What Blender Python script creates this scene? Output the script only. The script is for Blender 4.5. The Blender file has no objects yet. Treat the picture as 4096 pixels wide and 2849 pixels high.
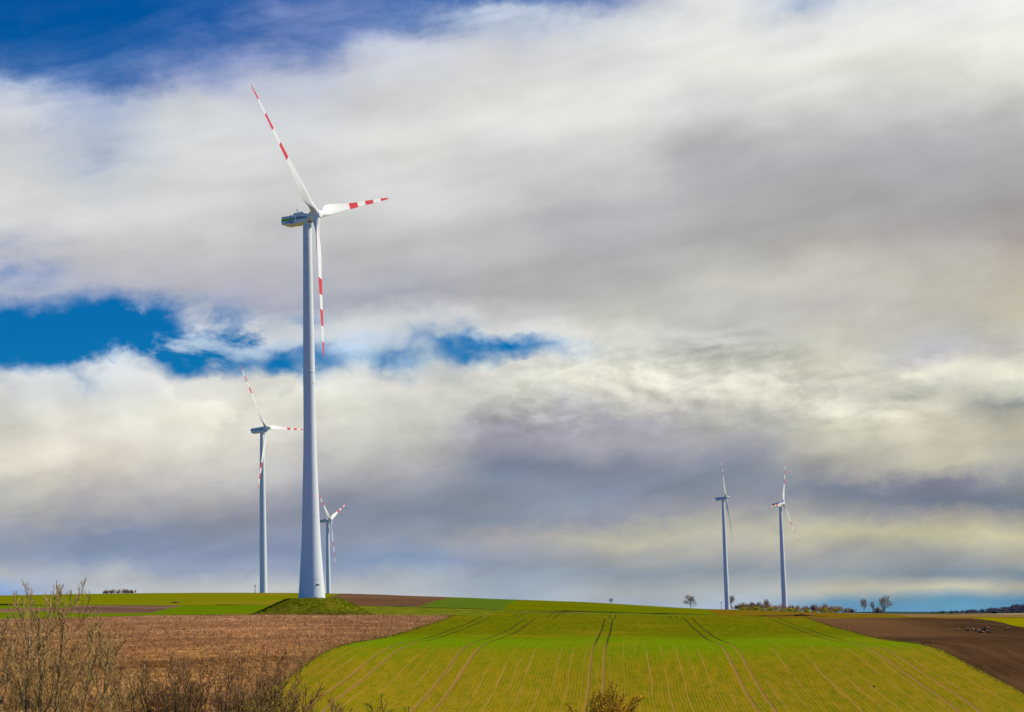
import bpy, bmesh, math, random
import numpy as np
from mathutils import Vector, Matrix, geometry, noise as mnoise
R = math.radians
SC = bpy.context.scene
COL = SC.collection

# ------------------------------------------------------------------ camera maths (source photograph is 4096 x 2849)
FPX = 7964.0
PITCH, ROLL = R(7.62), math.atan(0.0259)
CAM = np.array([0.0, 0.0, 10.0])
_F = np.array([0, math.cos(PITCH), math.sin(PITCH)])
_U = np.array([0, -math.sin(PITCH), math.cos(PITCH)])
_R = np.array([1.0, 0, 0])
RT = math.cos(ROLL) * _R - math.sin(ROLL) * _U
UP = math.sin(ROLL) * _R + math.cos(ROLL) * _U

def ray(x, y):
    return _F + RT * ((x - 2048) / FPX) - UP * ((y - 1424.5) / FPX)

def eye_y(x):                       # picture row of the eye level at column x
    a, b = 2300.0, 2700.0
    for _ in range(40):
        m = (a + b) / 2
        if ray(x, m)[2] > 0: a = m
        else: b = m
    return a

def tan_b(x):                       # bearing (X/Y) of a picture column at eye level
    v = ray(x, eye_y(x)); return v[0] / v[1]

# ------------------------------------------------------------------ terrain (heights relative to the camera)
TERR = {
 -500: [(5,-3),(25,-5),(60,-6.3),(120,-7.4),(180,-7.8),(212,-6.4),(243,-4.9),(287,-2.7),(330,-1.4),(388,.4),(450,2.6),(480,3.6),(520,4.9),(600,7.5),(665,9.8),(900,16),(1060,21.2),(1200,22.6),(1600,20),(2600,6),(6000,-20),(16000,-60)],
 0:    [(5,-3),(25,-5),(60,-6.4),(120,-7.6),(180,-8.2),(212,-6.6),(243,-5.0),(287,-2.7),(330,-1.4),(388,.4),(450,2.6),(480,3.75),(520,5),(600,7.4),(665,9.8),(900,16),(1060,21.1),(1200,22.5),(1600,20),(2600,6),(6000,-20),(16000,-60)],
 600:  [(5,-3),(25,-5),(60,-6.5),(120,-8),(180,-8.9),(212,-7.0),(243,-5.0),(287,-2.6),(330,-1.3),(388,0.9),(450,3.1),(464,3.6),(472,3.75),(520,4.6),(600,6.6),(660,8.5),(900,15.2),(1060,20.3),(1200,21.7),(1600,20),(2600,6),(6000,-20),(16000,-60)],
 1250: [(5,-3),(25,-5),(60,-6.5),(120,-9),(180,-10.6),(212,-7.7),(243,-5.2),(258,-3.8),(272,-2.9),(287,-2.4),(330,-1.5),(388,0.2),(450,2.3),(464,2.8),(490,3),(520,3.5),(600,5.9),(660,7.4),(900,13.5),(1060,18.1),(1200,19.4),(1600,18),(2600,5),(6000,-20),(16000,-60)],
 1800: [(5,-3),(25,-5),(60,-6.5),(120,-9.4),(180,-11.5),(212,-9.3),(243,-6.8),(258,-5.2),(272,-3.9),(287,-3.05),(330,-2.3),(388,-0.8),(450,1.4),(464,1.9),(500,1.6),(540,2),(575,2.75),(622,4.2),(660,5.3),(900,10.9),(1100,14.6),(1250,15.6),(1600,14),(2600,4),(6000,-20),(16000,-60)],
 2300: [(5,-3),(25,-5),(60,-6.5),(120,-9.5),(180,-11.5),(212,-10.1),(243,-7.9),(258,-6.2),(272,-4.7),(287,-3.7),(330,-3.05),(388,-1.9),(450,.1),(464,.5),(500,.05),(540,-.2),(575,.6),(622,1.95),(650,2.7),(700,3.6),(900,6.9),(1250,11.8),(1400,12.6),(1800,10.5),(2600,2),(6000,-20),(16000,-60)],
 2900: [(5,-3),(25,-5),(60,-6.5),(120,-9.5),(180,-11.5),(212,-9.9),(243,-7.6),(258,-6.1),(272,-4.8),(287,-4.1),(330,-3.7),(388,-2.5),(450,-.7),(464,-.35),(500,-.8),(540,-1),(575,-.4),(622,.2),(660,.6),(900,1.95),(1250,4),(1600,5.9),(1720,6.4),(1850,6),(2600,0),(6000,-20),(16000,-60)],
 3500: [(5,-3),(25,-5),(60,-6.5),(120,-9.5),(180,-11.5),(212,-9.3),(243,-7.0),(258,-5.8),(272,-4.9),(287,-4.45),(330,-4.2),(388,-3.1),(450,-1.6),(464,-1.3),(500,-1.15),(575,-1.25),(650,-1.1),(900,-.9),(1250,-.6),(1500,-.35),(1700,-.5),(2600,-3),(6000,-12),(16000,-40)],
 4096: [(5,-3),(25,-5),(60,-6.5),(120,-9.5),(180,-11.5),(212,-8.9),(243,-6.7),(258,-5.7),(272,-5.05),(287,-4.8),(330,-4.55),(388,-3.7),(450,-3.3),(464,-3.2),(500,-3.1),(575,-3),(650,-2.9),(900,-3.25),(1250,-3.5),(1500,-3.3),(1750,-3.6),(2600,-5.3),(6000,-12),(16000,-40)],
}
def pchip(xs, ys, q):
    xs = np.asarray(xs, float); ys = np.asarray(ys, float)
    h = np.diff(xs); d = np.diff(ys) / h
    m = np.zeros_like(ys); m[0], m[-1] = d[0], d[-1]
    for i in range(1, len(xs) - 1):
        if d[i-1] * d[i] > 0:
            w1, w2 = 2*h[i] + h[i-1], h[i] + 2*h[i-1]
            m[i] = (w1 + w2) / (w1 / d[i-1] + w2 / d[i])
    q = np.clip(q, xs[0], xs[-1])
    i = np.clip(np.searchsorted(xs, q) - 1, 0, len(xs) - 2)
    t = (q - xs[i]) / h[i]
    return ((1+2*t)*(1-t)**2*ys[i] + t*(1-t)**2*h[i]*m[i] + t*t*(3-2*t)*ys[i+1] + t*t*(t-1)*h[i]*m[i+1])

DG = np.exp(np.linspace(math.log(5), math.log(16000), 1400))
_tc = [tan_b(x) for x in TERR]
_rows = np.array([pchip(*zip(*v), DG) for v in TERR.values()])
TG = np.linspace(_tc[0], _tc[-1], 160)
HT = np.array([pchip(_tc, _rows[:, j], TG) for j in range(len(DG))]).T      # [t, d]

def H(X, Y):                        # world height of the ground, arrays or scalars
    X = np.asarray(X, float); Y = np.asarray(Y, float)
    d = np.clip(Y, 5, 15990)
    t = np.clip(X / np.maximum(d, 30), TG[0], TG[-1] - 1e-9)
    ld = (np.log(d) - math.log(5)) / (math.log(16000) - math.log(5)) * (len(DG) - 1)
    lt = (t - TG[0]) / (TG[1] - TG[0])
    i = np.clip(ld.astype(int), 0, len(DG) - 2); a = ld - i
    k = np.clip(lt.astype(int), 0, len(TG) - 2); b = lt - k
    z = (HT[k, i]*(1-a) + HT[k, i+1]*a)*(1-b) + (HT[k+1, i]*(1-a) + HT[k+1, i+1]*a)*b
    und = .10*np.sin(X*.21 + 1.3*np.sin(Y*.031)) * np.sin(Y*.037 + X*.05) * np.clip((d-200)/60, 0, 1) * np.clip(1.6 - d/1000, 0, 1)
    return z + und + CAM[2]

def h(x, y): return float(H(x, y))

def P(x, y, d0=150.0, d1=9000.0):   # first point where the ray through a picture point meets the ground
    v = ray(x, y); v = v / v[1]
    ds = np.exp(np.linspace(math.log(d0), math.log(d1), 6000))
    below = H(v[0]*ds, ds) >= CAM[2] + v[2]*ds
    j = int(np.argmax(below)) if below.any() else len(ds) - 1
    return (v[0]*ds[j], ds[j])

def B(x, d):                        # plan point on the bearing of picture column x at distance d
    return (tan_b(x) * d, float(d))

SK = .053
def L(s, d): return (s + SK*d, float(d))   # plan point in the crop-row coordinates

# ------------------------------------------------------------------ node helpers
class G:
    def __init__(self, tree): self.t = tree; self.n = tree.nodes; self.l = tree.links; self.n.clear()
    def node(self, ty, ins=None, **kw):
        nd = self.n.new(ty)
        for k, v in kw.items(): setattr(nd, k, v)
        for k, v in (ins or {}).items():
            if hasattr(v, 'is_output') or isinstance(v, bpy.types.NodeSocket): self.l.new(v, nd.inputs[k])
            else: nd.inputs[k].default_value = v
        return nd
    def m(self, op, a, b=0.0, c=0.0, clamp=False):
        return self.node('ShaderNodeMath', {0: a, 1: b, 2: c}, operation=op, use_clamp=clamp).outputs[0]
    def ss(self, x, lo, hi):
        return self.node('ShaderNodeMapRange', {0: x, 1: lo, 2: hi, 3: 0.0, 4: 1.0}, interpolation_type='SMOOTHSTEP').outputs[0]
    def lin(self, x, lo, hi, a=0.0, b=1.0):
        return self.node('ShaderNodeMapRange', {0: x, 1: lo, 2: hi, 3: a, 4: b}).outputs[0]
    def mix(self, f, a, b, blend='MIX'):
        nd = self.n.new('ShaderNodeMix'); nd.data_type = 'RGBA'; nd.blend_type = blend
        for i, v in ((0, f), (6, a), (7, b)):
            if isinstance(v, bpy.types.NodeSocket): self.l.new(v, nd.inputs[i])
            else: nd.inputs[i].default_value = v if not isinstance(v, tuple) or len(v) == 4 else (*v, 1)
        return nd.outputs[2]
    def xyz(self, x=0.0, y=0.0, z=0.0):
        return self.node('ShaderNodeCombineXYZ', {0: x, 1: y, 2: z}).outputs[0]
    def sep(self, v):
        return self.node('ShaderNodeSeparateXYZ', {0: v}).outputs
    def noise(self, v, scale, detail=4.0, rough=.55, dist=0.0):
        return self.node('ShaderNodeTexNoise', {'Vector': v, 'Scale': scale, 'Detail': detail, 'Roughness': rough, 'Distortion': dist}).outputs[0]
    def noise3(self, v, scale, detail=4.0, rough=.55):
        return self.node('ShaderNodeTexNoise', {'Vector': v, 'Scale': scale, 'Detail': detail, 'Roughness': rough}).outputs[1]
    def ramp(self, f, stops, mode='LINEAR'):
        nd = self.node('ShaderNodeValToRGB', {0: f}); cr = nd.color_ramp; cr.interpolation = mode
        while len(cr.elements) < len(stops): cr.elements.new(.5)
        for e, (p, c) in zip(cr.elements, stops): e.position = p; e.color = c if len(c) == 4 else (*c, 1)
        return nd
    def bump(self, hgt, strength, dist=.1):
        return self.node('ShaderNodeBump', {'Height': hgt, 'Strength': strength, 'Distance': dist}).outputs[0]
    def principled(self, color, rough=.8, normal=None, spec=.3, **kw):
        ins = {'Base Color': color if isinstance(color, bpy.types.NodeSocket) else (*color[:3], 1), 'Roughness': rough, 'Specular IOR Level': spec}
        if normal is not None: ins['Normal'] = normal
        ins.update(kw)
        p = self.node('ShaderNodeBsdfPrincipled', ins)
        o = self.node('ShaderNodeOutputMaterial', {'Surface': p.outputs[0]})
        return p
    def pos(self): return self.node('ShaderNodeNewGeometry').outputs['Position']
    def obj(self): return self.node('ShaderNodeTexCoord').outputs['Object']

def mat(name):
    m = bpy.data.materials.new(name); m.use_nodes = True
    return m, G(m.node_tree)

def lin1(c):
    c = c / 255.0
    return c / 12.92 if c <= .04045 else ((c + .055) / 1.055) ** 2.4
def S(r, g, b): return (lin1(r), lin1(g), lin1(b))

# ------------------------------------------------------------------ object helpers
def link(name, mesh, m=None, parent=None):
    o = bpy.data.objects.new(name, mesh); COL.objects.link(o)
    if m is not None and not mesh.materials: mesh.materials.append(m)
    if parent: o.parent = parent
    return o
def tag(o, label, cat, group=None, kind=None):
    if label: o['label'] = label
    if cat: o['category'] = cat
    if group: o['group'] = group
    if kind: o['kind'] = kind
    return o
def empty(name, loc, rz=0.0):
    o = bpy.data.objects.new(name, None); COL.objects.link(o); o.location = loc; o.rotation_euler.z = rz
    o.empty_display_size = .5
    return o
def mesh_from(name, verts, faces, smooth=False):
    me = bpy.data.meshes.new(name)
    me.from_pydata([tuple(v) for v in verts], [], faces); me.update()
    if smooth: me.polygons.foreach_set('use_smooth', [True]*len(me.polygons))
    return me
def bm_mesh(name, bm, smooth=False):
    me = bpy.data.meshes.new(name); bm.normal_update(); bm.to_mesh(me); bm.free()
    if smooth: me.polygons.foreach_set('use_smooth', [True]*len(me.polygons))
    return me
def copy_tree(o, parent=None):
    c = o.copy(); COL.objects.link(c)
    if parent is not None: c.parent = parent
    for ch in [k for k in bpy.data.objects if k.parent == o]: copy_tree(ch, c)
    return c

# ------------------------------------------------------------------ sun
SUN_AZ, SUN_EL = R(90 - 15.5), R(45)          # azimuth from +Y (view direction) towards +X
sdir = Vector((math.sin(SUN_AZ)*math.cos(SUN_EL), math.cos(SUN_AZ)*math.cos(SUN_EL), math.sin(SUN_EL)))
sl = bpy.data.lights.new('sun', 'SUN'); sl.energy = 5.0; sl.angle = R(.5); sl.color = (1.0, .89, .67)
so = bpy.data.objects.new('sun', sl); COL.objects.link(so)
so.rotation_euler = (-sdir).to_track_quat('-Z', 'Y').to_euler(); so.location = (0, 0, 400)

# ------------------------------------------------------------------ sky: Nishita blue with broken cloud in front of it, by direction
W = bpy.data.worlds.new('World'); SC.world = W; W.use_nodes = True
g = G(W.node_tree)
SKYC = {
 0: [(-240,70,110,175,0.0),(0,40,90,150,.03),(150,60,110,170,.14),(260,110,138,190,.36),(335,190,202,220,.72),(450,203,207,215,.95),(600,205,208,213,1),(800,208,209,208,1),(1000,192,194,202,.88),(1070,160,172,202,.66),(1150,184,186,197,.8),(1205,160,175,205,.5),(1275,120,160,210,-.15),(1400,120,160,210,-.15),(1455,190,205,222,.4),(1490,215,219,219,.9),(1600,216,217,213,1),(1750,222,218,204,1),(1900,222,216,201,1),(2000,192,190,185,1),(2100,155,160,172,1),(2200,135,148,170,1),(2280,165,168,172,1),(2335,140,160,190,1),(2380,120,150,200,1)],
 400: [(-240,70,110,175,0.0),(0,40,90,150,.03),(200,70,115,175,.2),(330,110,138,190,.35),(430,180,192,215,.66),(560,178,188,206,.8),(700,200,206,212,.95),(850,212,212,211,1),(1000,199,199,202,1),(1130,182,184,196,.95),(1200,155,170,200,.62),(1265,130,160,205,.0),(1380,130,165,215,.0),(1420,180,200,220,.42),(1450,212,216,219,.85),(1600,206,211,213,.92),(1700,220,217,206,1),(1850,216,209,196,1),(1950,191,186,184,1),(2050,160,161,170,1),(2150,122,135,160,1),(2250,130,145,170,1),(2330,172,177,182,1),(2380,186,193,200,1)],
 800: [(-240,70,110,175,0.12),(0,80,115,180,.26),(150,95,125,185,.42),(300,160,170,204,.72),(400,204,209,215,.95),(600,209,211,212,1),(800,208,208,207,1),(1000,198,198,200,1),(1150,180,181,191,1),(1230,166,176,196,.82),(1290,200,206,216,.62),(1340,180,200,220,.30),(1430,170,195,220,.12),(1500,215,218,218,.62),(1535,223,222,217,1),(1650,223,220,205,1),(1800,213,209,197,1),(1900,190,187,184,1),(2000,165,164,168,1),(2100,130,141,160,1),(2200,125,138,165,1),(2280,140,153,175,1),(2330,172,177,182,1),(2390,190,192,195,1)],
 1200: [(-240,70,110,175,0.22),(0,125,142,193,.5),(150,135,150,198,.6),(300,188,194,212,.88),(450,205,208,213,1),(700,207,207,206,1),(900,196,196,197,1),(1050,184,184,190,1),(1200,171,173,188,.95),(1270,200,206,213,.82),(1320,206,211,216,.72),(1370,180,200,222,.36),(1450,170,195,222,.34),(1500,205,212,216,.6),(1540,225,224,215,1),(1650,215,213,201,1),(1800,200,198,192,1),(1900,178,177,178,1),(2000,150,153,165,1),(2100,140,146,165,1),(2200,125,140,170,1),(2280,152,162,180,1),(2350,190,192,190,1)],
 1600: [(-240,70,110,175,0.2),(0,100,130,185,.42),(100,130,150,195,.58),(200,194,200,213,.95),(400,208,209,210,1),(550,213,214,209,1),(750,206,206,206,1),(900,197,197,198,1),(1050,187,187,190,1),(1200,166,169,180,1),(1290,205,208,211,.95),(1340,202,208,213,.82),(1395,190,205,220,.78),(1440,180,203,222,.56),(1490,214,217,215,.85),(1560,222,220,211,1),(1700,200,200,191,1),(1800,181,181,178,1),(1900,165,164,168,1),(1990,140,146,160,1),(2060,125,137,155,1),(2150,142,150,165,1),(2250,125,145,175,1),(2325,167,174,182,1),(2400,180,186,192,1)],
 2000: [(-240,70,110,175,0.2),(0,110,138,190,.45),(60,190,202,218,.82),(150,186,196,213,.88),(250,208,209,213,1),(400,215,217,212,1),(600,208,208,206,1),(850,189,189,192,1),(1050,179,179,182,1),(1200,173,171,174,1),(1290,195,196,196,.97),(1340,205,208,206,.95),(1390,160,190,218,.30),(1425,200,210,215,.55),(1470,216,216,209,1),(1560,212,212,201,1),(1700,160,160,173,1),(1800,150,151,165,1),(1900,118,130,150,1),(2000,130,140,155,1),(2080,122,135,150,1),(2150,160,158,162,1),(2250,140,150,168,1),(2350,150,166,180,1),(2420,166,178,195,1)],
 2450: [(-240,70,110,175,0.3),(0,140,156,196,.55),(80,200,206,216,.9),(200,216,217,216,1),(400,218,220,216,1),(550,212,214,209,1),(700,191,191,192,1),(850,173,173,178,1),(1000,173,172,176,1),(1150,180,179,176,1),(1250,192,191,183,1),(1330,215,214,206,1),(1420,204,204,196,1),(1500,221,219,202,1),(1570,200,198,189,1),(1680,165,161,172,1),(1780,160,160,170,1),(1880,125,133,150,1),(1980,125,136,155,1),(2070,150,153,165,1),(2140,186,184,166,1),(2200,166,166,162,1),(2300,140,153,165,1),(2380,166,171,173,1),(2440,150,166,185,1)],
 2900: [(0,226,228,226,1),(100,226,227,223,1),(250,227,229,221,1),(420,206,207,206,1),(550,189,189,192,1),(650,173,173,178,1),(800,169,169,172,1),(950,171,169,168,1),(1100,190,188,181,1),(1250,188,186,183,1),(1350,195,194,192,1),(1420,190,190,181,1),(1500,222,220,206,1),(1600,215,212,196,1),(1720,166,166,166,1),(1850,140,143,155,1),(1930,125,136,150,1),(2030,150,151,160,1),(2120,182,180,163,1),(2200,166,164,159,1),(2280,140,151,162,1),(2350,166,171,172,1),(2440,166,186,205,1)],
 3350: [(0,185,196,212,.75),(80,216,216,216,1),(200,231,232,225,1),(350,216,219,211,1),(480,190,190,190,1),(600,172,172,176,1),(800,166,166,168,1),(950,172,168,163,1),(1100,195,193,183,1),(1200,190,187,183,1),(1330,208,206,193,1),(1450,216,214,196,1),(1530,205,203,189,1),(1600,225,222,206,1),(1720,208,205,186,1),(1820,195,190,176,1),(1900,168,166,165,1),(1970,120,131,150,1),(2050,150,151,155,1),(2130,195,190,161,1),(2220,160,160,160,1),(2300,140,151,160,1),(2370,185,182,163,1),(2420,105,150,180,1),(2450,100,152,186,1)],
 3750: [(0,220,222,221,1),(100,233,234,227,1),(250,216,218,209,1),(400,195,195,193,1),(550,170,170,175,1),(750,166,164,168,1),(900,165,161,160,1),(1050,180,176,168,1),(1200,188,184,173,1),(1300,190,187,183,1),(1400,178,178,185,1),(1490,226,221,206,1),(1560,190,190,179,1),(1640,218,213,193,1),(1750,208,203,181,1),(1850,198,194,173,1),(1930,130,133,150,1),(2000,118,129,148,1),(2060,165,161,155,1),(2130,195,190,159,1),(2220,150,153,155,1),(2290,120,136,150,1),(2350,190,186,166,1),(2400,98,145,172,1),(2450,100,158,192,1)],
 4096: [(0,233,234,229,1),(150,236,236,226,1),(300,218,219,209,1),(450,185,184,183,1),(600,166,166,168,1),(800,165,161,160,1),(950,156,149,146,1),(1100,182,176,161,1),(1250,190,185,166,1),(1400,185,182,176,1),(1520,218,215,196,1),(1610,140,146,146,1),(1660,185,182,166,1),(1750,195,190,169,1),(1900,160,159,155,1),(1990,110,123,140,1),(2050,150,149,140,1),(2130,195,188,156,1),(2220,160,160,151,1),(2300,110,129,145,1),(2350,170,168,156,1),(2400,82,132,165,1),(2450,96,156,195,1)],
}
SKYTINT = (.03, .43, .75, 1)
gen = g.node('ShaderNodeTexCoord').outputs['Generated']
dx, dy, dz = g.sep(gen)[:3]
az = g.m('ARCTAN2', dx, dy); el = g.m('ARCSINE', dz)
flat = g.xyz(az, g.m('MULTIPLY', el, 1.45), 0.0)
skew = g.xyz(g.m('ADD', az, g.m('MULTIPLY', el, -.8)), g.m('MULTIPLY', g.m('SUBTRACT', el, g.m('MULTIPLY', az, .12)), 2.9), 0.3)
wv = g.noise3(flat, 10.0, 7.0, .60)
w1, w2, w3 = g.sep(wv)[:3]
wf = g.noise3(flat, 34.0, 6.0, .62)
f1, f2, f3 = g.sep(wf)[:3]
wamp = g.m('ADD', .35, g.m('MULTIPLY', g.ss(el, .0, .05), .75))
azw = g.m('ADD', az, g.m('MULTIPLY', wamp, g.m('ADD', g.m('MULTIPLY', g.m('SUBTRACT', w1, .5), .058), g.m('MULTIPLY', g.m('SUBTRACT', f1, .5), .022))))
elw = g.m('ADD', el, g.m('MULTIPLY', wamp, g.m('ADD', g.m('MULTIPLY', g.m('SUBTRACT', w2, .5), .026), g.m('MULTIPLY', g.m('SUBTRACT', f2, .5), .017))))
EL0, EL1 = -.03, .325
pel = g.lin(elw, EL0, EL1)
col = alp = None; prev = None
for x, rows in SKYC.items():
    st = []
    for (y, r_, g_, b_, a_) in rows:
        v = ray(x, y); e = math.atan2(v[2], math.hypot(v[0], v[1]))
        st.append(((e - EL0) / (EL1 - EL0), (*S(r_, g_, b_), a_)))
    st.sort(key=lambda q: q[0])
    rp = g.ramp(pel, st, 'LINEAR')
    v = ray(x, 1300); a_x = math.atan2(v[0], v[1])
    if col is None: col, alp = rp.outputs[0], rp.outputs[1]
    else:
        f = g.ss(azw, prev, a_x)
        col = g.mix(f, col, rp.outputs[0])
        alp = g.m('ADD', g.m('MULTIPLY', alp, g.m('SUBTRACT', 1.0, f)), g.m('MULTIPLY', rp.outputs[1], f))
    prev = a_x
# texture of the cloud: soft streaks everywhere, and billows lit from the sun's side in the cumulus band
n_s = g.noise(skew, 10.0, 5.0, .52, .2)
def relief(p0, off, scale, det, rough, dist=0.0):
    p1 = g.node('ShaderNodeVectorMath', {0: p0, 1: off}, operation='ADD').outputs[0]
    return g.m('SUBTRACT', g.noise(p0, scale, det, rough, dist), g.noise(p1, scale, det, rough, dist))
rel1 = relief(flat, (.013, .015, 0), 9.0, 5.0, .50)
rel2 = relief(g.xyz(az, g.m('MULTIPLY', el, 2.3), 4.0), (.0045, .0070, 0), 21.0, 5.5, .55, .4)
rel3 = relief(skew, (.010, .016, 0), 6.0, 4.0, .5)
nbl = g.noise(g.xyz(az, g.m('MULTIPLY', el, 1.3), 2.0), 17.0, 4.0, .5)
bl0 = g.m('SUBTRACT', 1.0, g.m('MULTIPLY', g.m('ABSOLUTE', g.m('SUBTRACT', nbl, .5)), 5.0))
bandc = g.m('MULTIPLY', g.ss(elw, .175, .125), g.ss(elw, .045, .085))
puffb = g.m('MULTIPLY', g.m('MULTIPLY', g.ss(g.m('ABSOLUTE', g.m('SUBTRACT', elw, .118)), .040, .012), g.ss(azw, -.12, .03)), g.ss(g.noise(flat, 6.0, 3.0, .5), .34, .62))
k1 = g.m('ADD', .34, g.m('MULTIPLY', bandc, .75))
shade = g.m('ADD', 1.0, g.m('ADD', g.m('MULTIPLY', g.m('SUBTRACT', n_s, .5), g.m('ADD', .34, g.m('MULTIPLY', g.ss(elw, .12, .05), .42))), g.m('MULTIPLY', rel1, k1)))
shade = g.m('ADD', shade, g.m('ADD', g.m('MULTIPLY', rel2, g.m('MULTIPLY', puffb, 2.0)), g.m('MULTIPLY', rel3, .8)))
# cumulus heads with a lit rim against the deck behind them, and scraps of shaded cloud in the bright band
B1 = g.noise(g.xyz(g.m('ADD', az, g.m('MULTIPLY', w1, .03)), g.m('MULTIPLY', el, 1.25), 6.0), 10.5, 8.0, .52)
m1 = g.ss(B1, .495, .535)
b1 = g.m('MULTIPLY', g.m('MULTIPLY', g.ss(elw, .152, .130), g.ss(elw, .070, .100)), g.ss(az, .10, -.06))
shade = g.m('ADD', shade, g.m('MULTIPLY', b1, g.m('SUBTRACT', g.m('MULTIPLY', m1, g.m('SUBTRACT', .15, g.m('MULTIPLY', g.m('SUBTRACT', B1, .5), .85))), .055)))
B2 = g.noise(g.xyz(g.m('ADD', az, g.m('MULTIPLY', f1, .012)), g.m('MULTIPLY', el, 2.0), 3.0), 23.0, 7.0, .55)
m2 = g.m('SUBTRACT', g.ss(B2, .525, .575), g.m('MULTIPLY', g.ss(B2, .50, .53), .35))
shade = g.m('SUBTRACT', shade, g.m('MULTIPLY', g.m('MULTIPLY', puffb, m2), .15))
col = g.mix(1.0, col, g.node('ShaderNodeCombineColor', {0: shade, 1: shade, 2: shade}).outputs[0], 'MULTIPLY')
# beyond the part of the sky in the picture: made-up cloud over deep blue, clearer left and behind to blue the towers' shade
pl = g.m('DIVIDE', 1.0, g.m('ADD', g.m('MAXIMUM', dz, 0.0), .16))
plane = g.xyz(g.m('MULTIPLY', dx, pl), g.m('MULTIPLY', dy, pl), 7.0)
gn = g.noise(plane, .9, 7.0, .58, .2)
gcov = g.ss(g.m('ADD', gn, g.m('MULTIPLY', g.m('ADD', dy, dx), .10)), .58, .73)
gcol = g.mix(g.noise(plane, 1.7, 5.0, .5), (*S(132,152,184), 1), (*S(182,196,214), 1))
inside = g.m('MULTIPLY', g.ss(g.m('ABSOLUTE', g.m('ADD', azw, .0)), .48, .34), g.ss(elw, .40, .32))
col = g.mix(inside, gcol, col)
nb = g.noise(flat, 15.0, 10.0, .60, .15); nw = g.noise(skew, 15.0, 9.0, .62, .5)
low = g.ss(elw, .185, .15)
edge = g.m('ADD', g.m('MULTIPLY', g.m('SUBTRACT', nb, .5), g.lin(low, 0.0, 1.0, .55, 1.25)), g.m('MULTIPLY', g.m('SUBTRACT', nw, .5), g.lin(low, 0.0, 1.0, 1.5, .35)))
vq = ray(820, 1335); AQ, EQ = math.atan2(vq[0], vq[1]), math.atan2(vq[2], math.hypot(vq[0], vq[1]))
wz = g.m('ADD', g.m('POWER', g.m('DIVIDE', g.m('SUBTRACT', az, AQ), .062), 2.0), g.m('POWER', g.m('DIVIDE', g.m('SUBTRACT', el, EQ), .0155), 2.0))
wisp = g.m('MULTIPLY', g.ss(wz, 1.5, .2), g.ss(g.noise(g.xyz(az, g.m('MULTIPLY', el, 1.7), 9.0), 24.0, 9.0, .62, .5), .44, .64))
edge = g.m('ADD', edge, g.m('MULTIPLY', g.m('MULTIPLY', g.m('SUBTRACT', .58, bl0), .55), low))
edge = g.m('ADD', edge, g.m('MULTIPLY', wisp, .75))
ax_ = g.m('ADD', alp, g.m('MULTIPLY', edge, g.ss(alp, 1.02, .86)))
lo_ = g.lin(low, 0.0, 1.0, .0, .17); hi_ = g.lin(low, 0.0, 1.0, 1.02, 1.0)
icov = g.node('ShaderNodeMapRange', {0: ax_, 1: lo_, 2: hi_, 3: 0.0, 4: 1.0}, interpolation_type='SMOOTHSTEP').outputs[0]
cov = g.m('ADD', g.m('MULTIPLY', gcov, g.m('SUBTRACT', 1.0, inside)), g.m('MULTIPLY', icov, inside))
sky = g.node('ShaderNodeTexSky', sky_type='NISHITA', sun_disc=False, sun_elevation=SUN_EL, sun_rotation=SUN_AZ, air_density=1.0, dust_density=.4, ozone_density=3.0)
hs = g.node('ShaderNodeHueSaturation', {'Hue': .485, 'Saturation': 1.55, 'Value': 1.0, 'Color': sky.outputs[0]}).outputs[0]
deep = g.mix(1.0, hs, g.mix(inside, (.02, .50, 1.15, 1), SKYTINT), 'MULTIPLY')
cl10 = g.mix(1.0, col, (10.5, 10.5, 10.5, 1), 'MULTIPLY')
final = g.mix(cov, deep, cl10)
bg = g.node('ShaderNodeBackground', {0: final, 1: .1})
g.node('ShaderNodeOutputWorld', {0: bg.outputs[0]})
W.cycles.sampling_method = 'MANUAL'; W.cycles.sample_map_resolution = 512
# ------------------------------------------------------------------ fields: one conforming sheet cut along the field boundaries
rng = np.random.default_rng(5)
def rowlist():
    r = list(np.arange(40, 200, 16)) + list(np.arange(200, 300, 2.2)) + list(np.arange(300, 480, 3.2)) + list(np.arange(480, 700, 7)) \
        + list(np.arange(700, 1300, 30)) + list(np.arange(1300, 2000, 50)) + list(np.exp(np.linspace(math.log(2000), math.log(15500), 22)))
    return r
pts = []
trow = np.arange(-.36, .3601, .0056)
for i, d in enumerate(rowlist()):
    off = .0028 if i % 2 else 0.0
    for t in trow: pts.append(((t + off) * d, d))
for d in (-3000, -800, -200, -60, -20, 0, 12, 25):
    for X in (-16000, -5000, -1500, -500, -150, -50, -15, 0, 15, 50, 150, 500, 1500, 5000, 16000): pts.append((X, d + .01*X/16000))
for d in (60, 200, 420, 900, 2000, 6000, 15600):
    for X in (-16000, -9000, 9000, 16000) : pts.append((X, d))

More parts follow.
